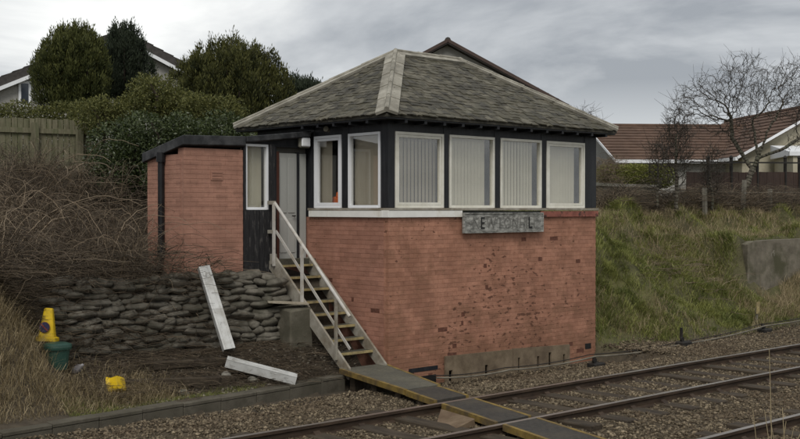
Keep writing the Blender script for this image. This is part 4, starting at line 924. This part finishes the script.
# brown roofed bungalows at the right
cA = C(9.06, 45.2, 0); cB = C(8.3, 54.2, 0)
gable_house('house', 'brown tiled bungalow with grey gable beside the right end of the signal box', cB, cA, 7.5, 4.72, 6.36, 2.2, 'harl', 'roof_brown', ncourse=12)
q0, q1 = C(13.7, 44.0, 0), C(21.2, 44.9, 0)
gable_house('house', 'brown tiled bungalow with white verge and cream walls behind the bare tree', q0, q1, 10.0, 4.85, 6.92, 2.2, 'harl_cream', 'roof_brown', ncourse=12, over=.35)
m = MB()
# lean-to with pale flat roof against the cream gable
pa = [C(14.9, 43.7, 0), C(20.0, 44.2, 0), C(20.0, 41.4, 0), C(14.6, 40.8, 0)]
lt = thing('garage', pa[0] + Vector((0, 0, 2.3)), 'low cream lean-to with white roof edge at the right picture edge', 'outbuilding')
m = MB(); m.prism([Vector((p.x, p.y, 2.2)) for p in pa], (0, 0, 2.5)); m.build('wall', 'harl_cream', lt)
m = MB(); pc = sum(pa, Vector()) / 4; m.hexa([Vector((p.x, p.y, 4.7)) + (p - pc) * .06 for p in pa], [Vector((p.x, p.y, 5.25 if i < 2 else 4.85)) + (p - pc) * .06 for i, p in enumerate(pa)]); m.build('roof', 'upvc_white', lt)

# ------------------------------------------------------------------ fences and walls
# left paling fence
fA, fB = D(-12, 170, 24.5), D(88, 166, 25.6)
lf = thing('paling_fence', (fA.x, fA.y, 3.4), 'weathered green-grey paling fence at the top of the left bank', 'fence')
L = (fB - fA).length; dv = Vector((fB.x - fA.x, fB.y - fA.y, 0)).normalized(); nv_ = Vector((dv.y, -dv.x, 0)); k = 0; s_ = 0
fz0, fz1 = 3.3, 4.78
while s_ < L:
    p = fA + dv * s_; w = .115 + random.uniform(-.006, .006); zt = fz1 + random.uniform(-.02, .02); m = MB()
    e0, e1 = p, p + dv * w; y = nv_ * .02
    m.hexa([Vector((e0.x, e0.y, fz0)), Vector((e1.x, e1.y, fz0)), Vector((e1.x, e1.y, fz0)) + y, Vector((e0.x, e0.y, fz0)) + y], [Vector((e0.x, e0.y, zt)), Vector((e1.x, e1.y, zt)), Vector((e1.x, e1.y, zt)) + y, Vector((e0.x, e0.y, zt)) + y]); m.build('pale', 'fence_wood', lf); s_ += .128
for zr in (3.70, 4.50):
    m = MB(); a = fA + nv_ * .05; b_ = fB + nv_ * .05; m.bar((a.x, a.y, zr), (b_.x, b_.y, zr), .05, .11); m.build('rail', 'fence_wood', lf)
for px in (33, -10, 78):
    p = D(px, 165, 24.5) if px < 0 else fA + dv * ((px + 12) / 100 * L); p = p + nv_ * .12; m = MB(); m.box(p.x - .07, p.x + .07, p.y - .05, p.y + .05, 3.2, 4.68); m.build('post', 'fence_wood', lf)
# short post with rails in front
p = D(52, 185, 22.5); t = thing('fence_post', (p.x, p.y, 3.0), 'short leaning timber post standing in brambles before the paling fence', 'post')
m = MB(); m.bar((p.x, p.y, 2.6), (p.x + .03, p.y, CH + (HOR - 151) / FPX * 22.5), .13, .1, (0, 1, 0)); m.build('stake', 'fence_wood', t)
a, b_ = D(52, 163, 22.5), D(110, 167, 23.4); m = MB(); m.bar(a, b_, .03, .09); m.build('rail', 'fence_wood', t)
# concrete block wall on the right bank top
a, b_ = C((597 - 400) / FPX * 31, 31, 0), C((651 - 400) / FPX * 33.5, 33.5, 0); a = a - (b_ - a) * .25
gw = thing('garden_wall', (a.x, a.y, 2.4), 'grey-green concrete garden wall with coping in front of clipped hedge', 'wall')
d_ = (b_ - a).normalized(); nn = Vector((d_.y, -d_.x, 0)) * .2
m = MB(); m.hexa([a + Vector((0, 0, 2.2)), b_ + Vector((0, 0, 2.2)), b_ + nn + Vector((0, 0, 2.2)), a + nn + Vector((0, 0, 2.2))], [a + Vector((0, 0, 3.36)), b_ + Vector((0, 0, 3.36)), b_ + nn + Vector((0, 0, 3.36)), a + nn + Vector((0, 0, 3.36))]); m.build('wall', 'grey_wall', gw)
m = MB(); q = nn * .2; m.hexa([a - q + Vector((0, 0, 3.363)), b_ - q + Vector((0, 0, 3.363)), b_ + nn + q + Vector((0, 0, 3.363)), a + nn + q + Vector((0, 0, 3.363))], [a - q + Vector((0, 0, 3.45)), b_ - q + Vector((0, 0, 3.45)), b_ + nn + q + Vector((0, 0, 3.45)), a + nn + q + Vector((0, 0, 3.45))]); m.build('coping', 'concrete', gw)
# brown board fence with black railing
a, b_ = C((686 - 400) / FPX * 34.8, 34.8, 0), C((835 - 400) / FPX * 39.2, 39.2, 0); d_ = (b_ - a).normalized(); L = (b_ - a).length
bf = thing('board_fence', (a.x, a.y, 2.3), 'dark brown board fence with slim black posts behind the bare tree', 'fence'); s_ = 0
nn = Vector((d_.y, -d_.x, 0))
while s_ < L:
    p = a + d_ * s_; q = a + d_ * min(s_ + .35, L); m = MB(); o_2 = nn * .03; zt = CH + 37 / FPX * (34.8 + 4.4 * s_ / L) + random.uniform(-.01, .01)
    m.hexa([p + Vector((0, 0, 2.2)), q - d_ * .008 + Vector((0, 0, 2.2)), q - d_ * .008 + o_2 + Vector((0, 0, 2.2)), p + o_2 + Vector((0, 0, 2.2))], [p + Vector((0, 0, zt)), q - d_ * .008 + Vector((0, 0, zt)), q - d_ * .008 + o_2 + Vector((0, 0, zt)), p + o_2 + Vector((0, 0, zt))]); m.build('board', 'fence_brown', bf); s_ += .36
for k, px in enumerate((708, 731, 757, 785, 799, 818)):
    t_k = 34.65 + (px - 686) / 149 * 4.4; p = C((px - 400) / FPX * t_k, t_k, 0); m = MB(); m.box(p.x - .04, p.x + .04, p.y - .04, p.y + .04, 2.3, CH + 50 / FPX * t_k); m.lathe([(.05, 0), (.07, .04), (.05, .09), (.01, .12)], (p.x, p.y, CH + 50 / FPX * t_k), 8); m.build('post', 'stake_black', bf)
m = MB(); o_2 = nn * .15; m.bar(a + o_2 + Vector((0, 0, 4.2)), b_ + o_2 + Vector((0, 0, 4.35)), .03, .05); m.build('top_rail', 'stake_black', bf)
# wooden stakes of a wire fence on the bank top
for px, py0, py1, t, lean, lab in ((742, 215, 180, 32.0, -.06, 'leaning grey timber fence stake below the bare tree'), (705, 213, 188, 30.2, .01, 'weathered timber fence stake standing left of the bare tree'), (770, 213, 189, 33.2, 0, 'short timber fence stake standing right of the bare tree')):
    p = D(px, py0, t); q = D(px, py1, t); s = thing('fence_stake', (p.x, p.y, p.z - .1), lab, 'stake', 'fence stakes on the right bank'); m = MB(); m.bar(p - Vector((0, 0, .3)), q + C(-lean * 6 * .2, 0, 0), .11, .09, (0, 1, 0)); m.build('timber', 'post_wood', s)
a, b_ = D(640, 190, 28.6), D(835, 192, 36.2)
wf = thing('wire_fence', a, 'two strands of thin wire between timber stakes on the right bank', 'wire fence')
for dz in (0, -.3): m = MB(); m.tube([a + Vector((0, 0, dz)), (a + b_) / 2 + Vector((0, 0, dz - .05)), b_ + Vector((0, 0, dz))], .009, 5); m.build('strand', 'cable_grey', wf)

# ------------------------------------------------------------------ vegetation
def on_ground(n, x0, x1, y0, y1): X = rng.uniform(x0, x1, n); Y = rng.uniform(y0, y1, n); return X, Y
# green grass of the right bank
def grass(name, mat, X, Y, h, lean, w, label, var=None):
    B = np.stack([X, Y, gz(X, Y) - .02], 1); V, F = blades(B, h, lean, w); v = rng.uniform(0, 1, len(X)) if var is None else var
    return tag(np_mesh(name, V, F, mat, var=np.repeat(np.clip(v, 0, 1), 6)), label, 'grass', kind='stuff')
n = 210000; X, Y = on_ground(n, 17.35, 34, 12.6, 19.5); t_ = CS * X + SN * Y; r_ = SN * X - CS * Y
toe = 13.3 - .85 * sstep(17.6, 20.5, X); dry = vnoise(X, Y, 1.5, 21) + .5 * vnoise(X, Y, .6, 22)
inwall = (X > 23.8) & (Y > 13.7) & (Y < 14.3)
keep = (Y > toe + rng.uniform(0, .3, n)) & (r_ / t_ < .42) & (dry < .36 + rng.uniform(-.3, .3, n)) & (vnoise(X, Y, .7, 51) > -.62 + rng.uniform(-.25, .25, n)) & ~inwall; X, Y = X[keep], Y[keep]
cl = vnoise(X, Y, .5, 23) * .5 + .5; sel = rng.uniform(0, 1, len(X)) < .40; X, Y, cl = X[sel], Y[sel], cl[sel]
grass('bank_grass', 'grass_green', X, Y, rng.uniform(.04, .12, len(X)) * (.5 + cl), rng.uniform(.3, 1.5, len(X)), rng.uniform(.008, .015, len(X)), 'short green grass on the railway bank right of the signal box', .2 + .4 * cl + rng.uniform(-.25, .3, len(X)))
ncl = 1150; cx_ = np.concatenate([rng.uniform(17.5, 24, 750), rng.uniform(22, 33, ncl - 750)]); cy_ = rng.uniform(12.9, 18.2, ncl); kp = (cy_ > 13.5 - .85 * sstep(17.6, 20.5, cx_)) & ~((cx_ > 23.7) & (cy_ > 13.7) & (cy_ < 14.36)); cx_, cy_ = cx_[kp], cy_[kp]
per = 75; k_ = np.repeat(np.arange(len(cx_)), per); sz = rng.uniform(.5, 1.25, len(cx_))[k_]; X = cx_[k_] + rng.normal(0, .075, len(k_)) * sz; Y = cy_[k_] + rng.normal(0, .075, len(k_)) * sz
grass('tussock_grass', 'grass_green', X, Y, rng.uniform(.10, .27, len(X)) * sz, rng.uniform(.5, 1.7, len(X)), rng.uniform(.007, .013, len(X)), 'rough green tussocks of grass on the right bank', rng.uniform(.1, .75, len(cx_))[k_] + rng.uniform(-.2, .3, len(X)))
n = 75000; X, Y = on_ground(n, 17.35, 34, 12.7, 18.6)
k = 9000; X[:k] = rng.uniform(22.5, 34, k); Y[:k] = rng.uniform(12.9, 14.02, k); t_ = CS * X + SN * Y; r_ = SN * X - CS * Y; toe = 13.4 - .85 * sstep(17.6, 20.5, X)
dry = vnoise(X, Y, 1.5, 21) + .5 * vnoise(X, Y, .6, 22)
inwall = (X > 23.8) & (Y > 13.7) & (Y < 14.3)
keep = (Y > toe + rng.uniform(0, .4, n)) & (r_ / t_ < .42) & ((dry > .16 + rng.uniform(-.35, .25, n)) | ((Y > 14.5) & (X > 22) & (vnoise(X, Y, .9, 31) > -.1)) | ((X > 22.5) & (Y < 14.03) & (Y > 12.95) & (vnoise(X, Y, .5, 33) > -.3))) & ~(inwall & (Y > 14.02)); X, Y = X[keep], Y[keep]
grass('dry_grass', 'grass_dry', X, Y, rng.uniform(.12, .38, len(X)), rng.uniform(.3, 1.5, len(X)), rng.uniform(.005, .010, len(X)), 'straw-coloured dead grass tufts on the right bank')
# dry grass on the left bank foot
n = 26000; X, Y = on_ground(n, 3.2, 8.4, 12.9, 15.2); keep = (Y > kerb_y(X) + .3) & (X < 7.1 + rng.uniform(-.7, .6, n) - .35 * (Y - 13)); keep &= ~((np.abs(X - bp.x) < .3) & (Y < bp.y + .1) & (Y > bp.y - .45) & (rng.uniform(0, 1, n) < .8))
X, Y = X[keep], Y[keep]
grass('straw_grass', 'grass_dry', X, Y, rng.uniform(.10, .42, len(X)) * np.clip((Y - kerb_y(X)) * 1.2, .3, 1), rng.uniform(.4, 1.6, len(X)), rng.uniform(.004, .009, len(X)), 'pale straw-coloured dead grass on the bank at lower left', rng.beta(1.5, 2.5, len(X)))
n = 2200; X = rng.normal(7.45, .35, n); Y = rng.normal(13.75, .22, n); keep = Y > kerb_y(X) + .28; X, Y = X[keep], Y[keep]
grass('litter_grass', 'grass_dry', X, Y, rng.uniform(.08, .3, len(X)), rng.uniform(.3, 1.5, len(X)), rng.uniform(.004, .008, len(X)), 'tuft of dry straw grass around the tipped yellow tub', rng.beta(1.5, 2.2, len(X)))
n = 9000; X, Y = on_ground(n, 6.2, 9.5, 13.1, 13.7); keep = Y > kerb_y(X) + .24; X, Y = X[keep], Y[keep]
grass('verge_grass', 'grass_green', X, Y, rng.uniform(.03, .09, len(X)), rng.uniform(.4, 1.4, len(X)), rng.uniform(.004, .008, len(X)), 'thin strip of short green grass behind the cable trough', rng.uniform(.2, .8, len(X)))
# brambles: heaps of arching dead canes
def brambles(name, X, Y, zoff, L, h, rad, label, mat='cane', S=9, var=None, dirn=None):
    n = len(X); az = rng.uniform(0, 2 * np.pi, n) if dirn is None else dirn; s = np.linspace(0, 1, S)[None]
    bend = rng.uniform(-.9, .9, n)[:, None]; dx = np.cos(az[:, None] + bend * s) * L[:, None] * s; dy = np.sin(az[:, None] + bend * s) * L[:, None] * s
    zz = gz(X, Y)[:, None] + zoff[:, None] + h[:, None] * 4 * s * (1 - s * .72)
    P = np.stack([X[:, None] + dx, Y[:, None] + dy, zz], -1); P += rng.normal(size=P.shape) * .012
    gl_ = gz(P[..., 0], P[..., 1]); P[..., 2] = np.maximum(P[..., 2], gl_ + .02)
    Rd = rad[:, None] * (1 - .6 * s); V, F = cane_mesh(P, Rd)
    v = rng.beta(1.0, 3.2, n) if var is None else var
    return tag(np_mesh(name, V, F, mat, var=np.repeat(v, S * 3)), label, 'brambles', kind='stuff')
n = 6500; X, Y = on_ground(n, 2.5, 10.5, 14.6, 21.5); keep = (Y > 15.15) | (X < 6.4); keep &= ~((X > 9.1) & (Y < 17.2)) & ~((X < 7) & (Y < 14.9)); X, Y = X[keep], Y[keep]; n = len(X)
brambles('brambles', X, Y, rng.uniform(0, .45, n), rng.uniform(.4, 1.3, n), rng.uniform(.02, .3, n), rng.uniform(.0035, .0065, n), 'dense heap of dead brown bramble canes covering the left bank', S=7)
cx_, cy_ = on_ground(250, 2.5, 10.2, 14.7, 21.0); keep = ((cy_ > 15.4) | (cx_ < 6.3)) & ~((cx_ > 8.6) & (cy_ < 17.4)); cx_, cy_ = cx_[keep], cy_[keep]
n = 7500; k_ = rng.integers(0, len(cx_), n); X = cx_[k_] + rng.normal(0, .18, n); Y = cy_[k_] + rng.normal(0, .18, n); sz = rng.uniform(.5, 1.3, len(cx_))[k_]
brambles('arching_brambles', X, Y, rng.uniform(0, .1, n), rng.uniform(.2, 1.3, n) * sz, rng.uniform(.15, .75, n) * sz, rng.uniform(.0032, .0062, n), 'tangled clumps of arching dead bramble canes on the left bank', var=rng.beta(1.1, 2.1, n), S=8)
k_ = rng.integers(0, len(cx_), 420); n = 420; X = cx_[k_] + rng.normal(0, .3, n); Y = cy_[k_] + rng.normal(0, .3, n)
brambles('pale_canes', X, Y, rng.uniform(.1, .5, n), rng.uniform(.5, 1.9, n), rng.uniform(.05, .6, n), rng.uniform(.005, .011, n), 'scattered long pale straw-coloured canes arching out of the brambles', var=rng.uniform(.7, 1, n), S=12)
n = 1500; X = 5.9 + 4.0 * rng.uniform(0, 1, n) ** 1.5; Y = rng.uniform(14.9, 15.3, n); brambles('trailing_brambles', X, Y, rng.uniform(.05, .35, n), rng.uniform(.25, .8, n), rng.uniform(-.12, .15, n), rng.uniform(.003, .006, n), 'dead bramble canes trailing down over the top of the sack wall', dirn=rng.uniform(-2.6, -.5, n), S=7)
n = 2600; X, Y = on_ground(n, 6.6, 11, 13.6, 14.9); brambles('dead_stems', X, Y, rng.uniform(0, .05, n), rng.uniform(.2, .7, n), rng.uniform(0, .05, n), rng.uniform(.0025, .005, n), 'dead stems lying on the rubble before the sack wall', S=5)
# dark scrub along the right bank top
n = 6000; s_ = rng.uniform(0, 1, n); px = 597 + s_ * 240; tq_ = (17.5 + rng.uniform(-.5, .8, n)) / (SN - CS * (px - 400) / FPX); X = SN * (px - 400) / FPX * tq_ + CS * tq_; Y = -CS * (px - 400) / FPX * tq_ + SN * tq_
brambles('bank_scrub', X, Y, rng.uniform(0, .55, n) * (.6 + .4 * vnoise(X, Y, .9, 41)), rng.uniform(.4, 1.1, n), rng.uniform(.04, .34, n), rng.uniform(.004, .008, n), 'dark brown leafless scrub along the top of the right bank', S=6, var=rng.beta(1.1, 2.2, n))
n = 170; X = rng.normal(21.6, .7, n); Y = rng.normal(14.5, .5, n); brambles('bank_sticks', X, Y, rng.uniform(0, .1, n), rng.uniform(.3, .9, n), rng.uniform(.0, .12, n), rng.uniform(.004, .008, n), 'pale dead stalks lying in the grass of the right bank', var=rng.uniform(.5, 1, n))
# leafy hedges
def hedge(name, blobs, n, mat, label, stem_at, cat='hedge', L=(.05, .09), W=(.025, .04), zmin=None, lo=.6):
    vol = np.array([b_[1][0] * b_[1][2] for b_ in blobs]); cnt = (n * vol / vol.sum()).astype(int); Cs, Ns = [], []
    for (c, r_), k in zip(blobs, cnt): p, d = ell(c, r_, k, lo); Cs.append(p); Ns.append(d)
    Cs = np.concatenate(Cs); Ns = np.concatenate(Ns)
    if zmin is not None: kp = Cs[:, 2] > zmin; Cs, Ns = Cs[kp], Ns[kp]
    t = thing(name, stem_at, label, cat); V, F = leaves(Cs, Ns, rng.uniform(*L, len(Cs)), rng.uniform(*W, len(Cs)))
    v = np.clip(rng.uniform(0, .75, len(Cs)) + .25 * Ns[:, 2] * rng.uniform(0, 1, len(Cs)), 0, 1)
    np_mesh('foliage', V, F, mat, t, var=np.repeat(v, 4))
    m = MB()
    for c, r_ in blobs[::2]: m.tube([(c[0], c[1], stem_at[2] - .3), (c[0] + .1, c[1], c[2]), (c[0], c[1] + .15, c[2] + r_[2] * .7)], [.05, .035, .012], 5)
    m.build('stems', 'bark_dark', t); return t
def cblob(px, py, t, rx, rz, ry=None): p = D(px, py, t); return (tuple(p), (rx, ry or rx, rz))
bl = [cblob(random.uniform(98, 240), random.uniform(136, 188), 22.8 + random.uniform(-.8, .8), q_, q_ * random.uniform(.8, 1.2)) for q_ in [random.uniform(.22, .62) for _ in range(70)]]
bl = [b_ for b_ in bl if not (b_[0][2] < 3.3 and b_[0][0] > 12)]
hedge('evergreen_hedge', bl, 70000, 'hedge_leaf', 'large dark glossy evergreen hedge behind the brick annex', D(150, 190, 23))
bl = []
for x in range(88, 232, 4):
    q_ = random.uniform(.2, .5); bl.append(cblob(x + random.uniform(-4, 4), 118 - 18 * math.exp(-((x - 150) / 34) ** 2) + random.uniform(-6, 10), 25.3 + random.uniform(-.4, .7), q_, q_ * random.uniform(.8, 1.3)))
hedge('shrub', bl, 26000, 'hedge_yellow', 'yellow-green shrubby growth over the dark hedge, below the conifers', D(150, 150, 25.5), 'shrub')
bl = [cblob(x, 119 + random.uniform(-4, 3), 27.5, .5, .38) for x in range(-20, 100, 9)] + [cblob(x, 142, 27.5, .5, .6) for x in range(-20, 100, 12)]
hedge('garden_hedge', bl, 20000, 'hedge_yellow', 'low pale green hedge showing just over the paling fence', D(40, 150, 27.5))
bl = [cblob(x, 176.5, 35.5, .38, .38, .5) for x in range(607, 666, 5)]
hedge('clipped_hedge', bl, 16000, 'box_leaf', 'clipped yellow-green hedge in front of the brown roofed bungalow', D(640, 195, 35.5), lo=.8)
# conifers with upright plumes
def conifer(label, px0, px1, top, base_py, t, mat, n, plumes, group=None, trunk_z=3.3, spiky=.35, lob=.8, seed=1, lsz=1.0):
    rs = random.Random(seed); c = D((px0 + px1) / 2, base_py, t); w = (px1 - px0) / FPX * t / 2; zb = c.z; ztop = CH + (HOR - top) / FPX * t; H = ztop - zb
    tr = thing('conifer', (c.x, c.y, trunk_z), label, 'tree', group)
    Cs, Ns, Vv = [], [], []
    for k in range(plumes):
        a = k * 2.39996; q = math.sqrt((k + .3) / plumes) * .8; ox, oy = q * math.cos(a) * w, q * math.sin(a) * w
        hh = H * (1 - lob * q ** 2.0) * rs.uniform(.90, 1.04); pr = w * rs.uniform(.28, .40)
        nt_ = max(6, int(n / plumes * (hh / H) / 26)); z = .93 * rng.uniform(0, 1, nt_) ** .9; rad = pr * np.clip(1.3 * (1 - z ** 2.6), .02, 1) * rng.uniform(.78, 1.0, nt_); th = rng.uniform(0, 2 * np.pi, nt_)
        lx = ox * (1 + .28 * np.sin(z * 2.6)) + rad * np.cos(th); ly = oy * (1 + .28 * np.sin(z * 2.6)) + rad * np.sin(th)
        P = np.stack([c.x + lx, c.y + ly, zb + z * hh], 1); d = np.stack([np.cos(th) * .6, np.sin(th) * .6, np.full(nt_, 1.7)], 1)
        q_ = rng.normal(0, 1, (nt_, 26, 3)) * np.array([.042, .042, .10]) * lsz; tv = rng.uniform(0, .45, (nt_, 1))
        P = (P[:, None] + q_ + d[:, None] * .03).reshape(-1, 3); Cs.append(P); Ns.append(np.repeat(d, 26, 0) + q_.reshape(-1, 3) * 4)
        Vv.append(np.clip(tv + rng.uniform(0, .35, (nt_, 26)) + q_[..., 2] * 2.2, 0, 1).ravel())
    Cs = np.concatenate(Cs); Ns = np.concatenate(Ns); Vv = np.concatenate(Vv)
    V, F = leaves(Cs, Ns * 2.6, rng.uniform(.06, .14, len(Cs)) * lsz, rng.uniform(.02, .036, len(Cs)) * lsz); np_mesh('crown', V, F, mat, tr, var=np.repeat(Vv, 4))
    m = MB(); m.tube([(c.x, c.y, trunk_z - .2), (c.x + .03, c.y, zb + H * .4), (c.x, c.y, zb + H * .92)], [.16, .1, .02], 8); m.build('trunk', 'bark_dark', tr)
    m = MB()
    for k in range(plumes):
        a = k * 2.39996; q = math.sqrt((k + .3) / plumes) * .8; m.tube([(c.x, c.y, zb), (c.x + q * math.cos(a) * w * .8, c.y + q * math.sin(a) * w * .8, zb + H * .3), (c.x + q * math.cos(a) * w, c.y + q * math.sin(a) * w, zb + H * .8 * (1 - lob * q * q))], [.06, .04, .01], 5)
    m.build('limb', 'bark_dark', tr); return tr
conifer('rounded olive-green conifer, left of the pair behind the paling fence', 41, 106, 19, 112, 33, 'cypress_leaf', 70000, 26, lob=.55, seed=3)
conifer('darker spiky conifer, right of the pair, before the white bargeboard', 101, 148, 20, 100, 35.5, 'cypress_dark', 40000, 15, lob=.6, seed=5)
conifer('large broad dark green conifer behind the brick annex and shed roof', 178, 284, 30, 150, 31, 'cypress_brown', 105000, 34, lob=.5, seed=8)
conifer('small distant dark conifer just left of the slate roof edge', 281, 324, 79, 112, 44, 'cypress_dark', 18000, 9, lob=.35, seed=11, lsz=1.3)
# leafless trees by space colonisation
def bare_tree(label, base, crown, natt, step, seed, r_tip=.006, gnarl=.25, trunk_pts=None, infl=.9, kill=.16, power=2.4, twigs=1):
    rs = np.random.default_rng(seed); base = np.array(base)
    att = []
    for (c, r_) , k in crown: d = rs.normal(size=(k, 3)); d /= np.linalg.norm(d, axis=1, keepdims=True); att.append(np.array(c) + d * np.array(r_) * (rs.uniform(0, 1, k) ** .45)[:, None])
    att = np.concatenate(att); nodes = [np.array(base)]; par = [-1]
    ends = [0]
    for tp in trunk_pts or []:
        pi = ends[tp[1]]; prev = nodes[pi]; q = np.array(tp[0]); kk = max(1, int(np.linalg.norm(q - prev) / step))
        for i in range(1, kk + 1): nodes.append(prev + (q - prev) * i / kk + rs.normal(size=3) * step * .12); par.append(pi); pi = len(nodes) - 1
        ends.append(pi)
    alive = np.ones(len(att), bool)
    for it in range(70):
        A = att[alive]
        if len(A) == 0: break
        Nn = np.array(nodes); d2 = ((A[:, None] - Nn[None]) ** 2).sum(-1); near = d2.argmin(1); dm = np.sqrt(d2[np.arange(len(A)), near]); grew = False
        for i in np.unique(near[dm < infl]):
            v = (A[(near == i) & (dm < infl)] - Nn[i]); v = (v / (np.linalg.norm(v, axis=1, keepdims=True) + 1e-6)).sum(0); v = v / (np.linalg.norm(v) + 1e-6) + rs.normal(size=3) * gnarl; v /= np.linalg.norm(v) + 1e-6
            nodes.append(Nn[i] + v * step); par.append(int(i)); grew = True
        ai = np.where(alive)[0]; alive[ai[dm < kill]] = False
        if not grew: infl *= 1.5
        if len(nodes) > 5200: break
    n = len(nodes); ch = [[] for _ in range(n)]
    for i, p in enumerate(par):
        if p >= 0: ch[p].append(i)
    rad = np.zeros(n)
    for i in range(n - 1, -1, -1): rad[i] = r_tip if not ch[i] else (sum(rad[j] ** power for j in ch[i])) ** (1 / power)
    tr = thing('bare_tree', base, label, 'tree'); big = MB(); Ps, Rs = [], []
    for i in range(n):
        p = par[i]
        if p < 0: continue
        if rad[i] > .02: big.tube([nodes[p], nodes[i]], [max(rad[i], min(rad[p], rad[i] * 1.25)), rad[i]], 7)
        else: Ps.append([nodes[p], (nodes[p] + nodes[i]) / 2 + rs.normal(size=3) * step * .06, nodes[i]]); Rs.append([rad[i]] * 3)
        if rad[i] < .016:
            for _ in range(twigs if rs.random() < .6 else twigs + 1):
                v = nodes[i] - nodes[p]; v = v / np.linalg.norm(v) + rs.normal(size=3) * .7; v /= np.linalg.norm(v); l = rs.uniform(.12, .36); v2 = v + rs.normal(size=3) * .45
                if rs.random() < .7:
                    w_ = v + rs.normal(size=3) * .8; m_ = nodes[i] + v * l * .5; Ps.append([m_, m_ + w_ * l * .25, m_ + w_ * l * .5]); Rs.append([r_tip * .7, r_tip * .6, r_tip * .4])
                Ps.append([nodes[i], nodes[i] + v * l * .5, nodes[i] + (v + v2) * l * .5]); Rs.append([r_tip * .85, r_tip * .7, r_tip * .4])
    big.build('trunk', 'bark', tr, smooth=True, fix=False); V, F = cane_mesh(np.array(Ps), np.array(Rs)); np_mesh('crown', V, F, 'twig', tr, var=np.repeat(rs.uniform(0, .8, len(Ps)), 9))
    return tr
tT = 33.3
b0 = D(743, 210, tT)
def T(px, py, dt=0): return tuple(D(px, py, tT + dt))
bare_tree('spreading leafless tree with twisted trunk standing on the right bank top', b0,
          [((T(703, 104), (.95, .9, .9)), 330), ((T(746, 88), (1.2, 1.1, 1.0)), 430), ((T(800, 92), (1.3, 1.1, 1.15)), 470), ((T(735, 128), (.9, .8, .5)), 140), ((T(800, 142, -.3), (.6, .5, .3)), 60)],
          1, .095, 5, r_tip=.0062, gnarl=.36, trunk_pts=[(T(744, 190), 0), (T(752, 170, .1), 1), (T(758, 158), 2), (T(733, 140, .3), 2), (T(731, 118, .4), 4), (T(768, 130, -.2), 3), (T(782, 149, -.3), 3), (T(800, 138, -.3), 7), (T(752, 122, .3), 3)], infl=1.0, kill=.2, power=2.05, twigs=1)
for px, py, t, hgt, wd, seed, lab in ((676, 212, 28.9, 2.75, .42, 3, 'thin upright leafless sapling standing left of the bare tree'), (657, 207, 28.6, 1.7, .25, 4, 'small leafless bush sapling before the clipped hedge'), (712, 210, 30.3, 1.7, .3, 9, 'low thin leafless sapling between the upright sapling and bare tree')):
    b = D(px, py, t); bare_tree(lab, b, [((b.x, b.y, b.z + hgt * .62), (wd, wd, hgt * .42))] and [(((b.x, b.y, b.z + hgt * .62), (wd, wd, hgt * .42)), 420)], 1, .09, seed, r_tip=.0062, power=1.95, gnarl=.2, trunk_pts=[((b.x + .03, b.y, b.z + hgt * .3), 0)], infl=.7, kill=.12, twigs=2)
b = D(586, 150, 34); bare_tree('sparse leafless twigs showing behind the right eave of the slate roof', (b.x, b.y, 2.6), [(((b.x, b.y, 5.3), (.55, .5, .7)), 110)], 1, .1, 14, r_tip=.005, trunk_pts=[((b.x, b.y, 4.6), 0)], infl=.8, kill=.16)
# grey scrubby climber on the gable wall right of the box
n = 900; c = D(607, 175, 33); X = c.x + rng.normal(0, .22, n); Y = c.y + rng.normal(0, .25, n); brambles('wall_climber', X, Y, rng.uniform(0, 1.6, n), rng.uniform(.2, .5, n), rng.uniform(.02, .12, n), rng.uniform(.004, .007, n), 'tangle of leafless grey climber beside the right end of the signal box', var=rng.uniform(.3, .9, n))
# foreground dead stalks at bottom right
b = C((774 - 400) / FPX * 8, 8, 0); zg = float(gz(b.x, b.y)); wp = thing('dead_weed', (b.x, b.y, zg), 'pale dry dead weed stalks in the bottom right corner', 'weed')
Ps, Rs = [], []
for k in range(16):
    x0 = b.x + random.uniform(-.12, .16); y0 = b.y + random.uniform(-.1, .1); hh = random.uniform(.8, 1.25) if k else 1.62; dx, dy = random.uniform(-.28, .3), random.uniform(-.2, .2)
    if k == 0: dx, dy = -.02, .02
    s = np.linspace(0, 1, 6)[:, None]; P = np.array([[x0, y0, zg]]) + s * np.array([[0, 0, hh]]) + s ** 2 * np.array([[dx, dy, -abs(dx) * .3]]); Ps.append(P); Rs.append(np.linspace(.006, .0028, 6))
V, F = cane_mesh(np.array(Ps), np.array(Rs)); np_mesh('stalk', V, F, 'grass_dry', wp, var=np.full(len(V), .8))
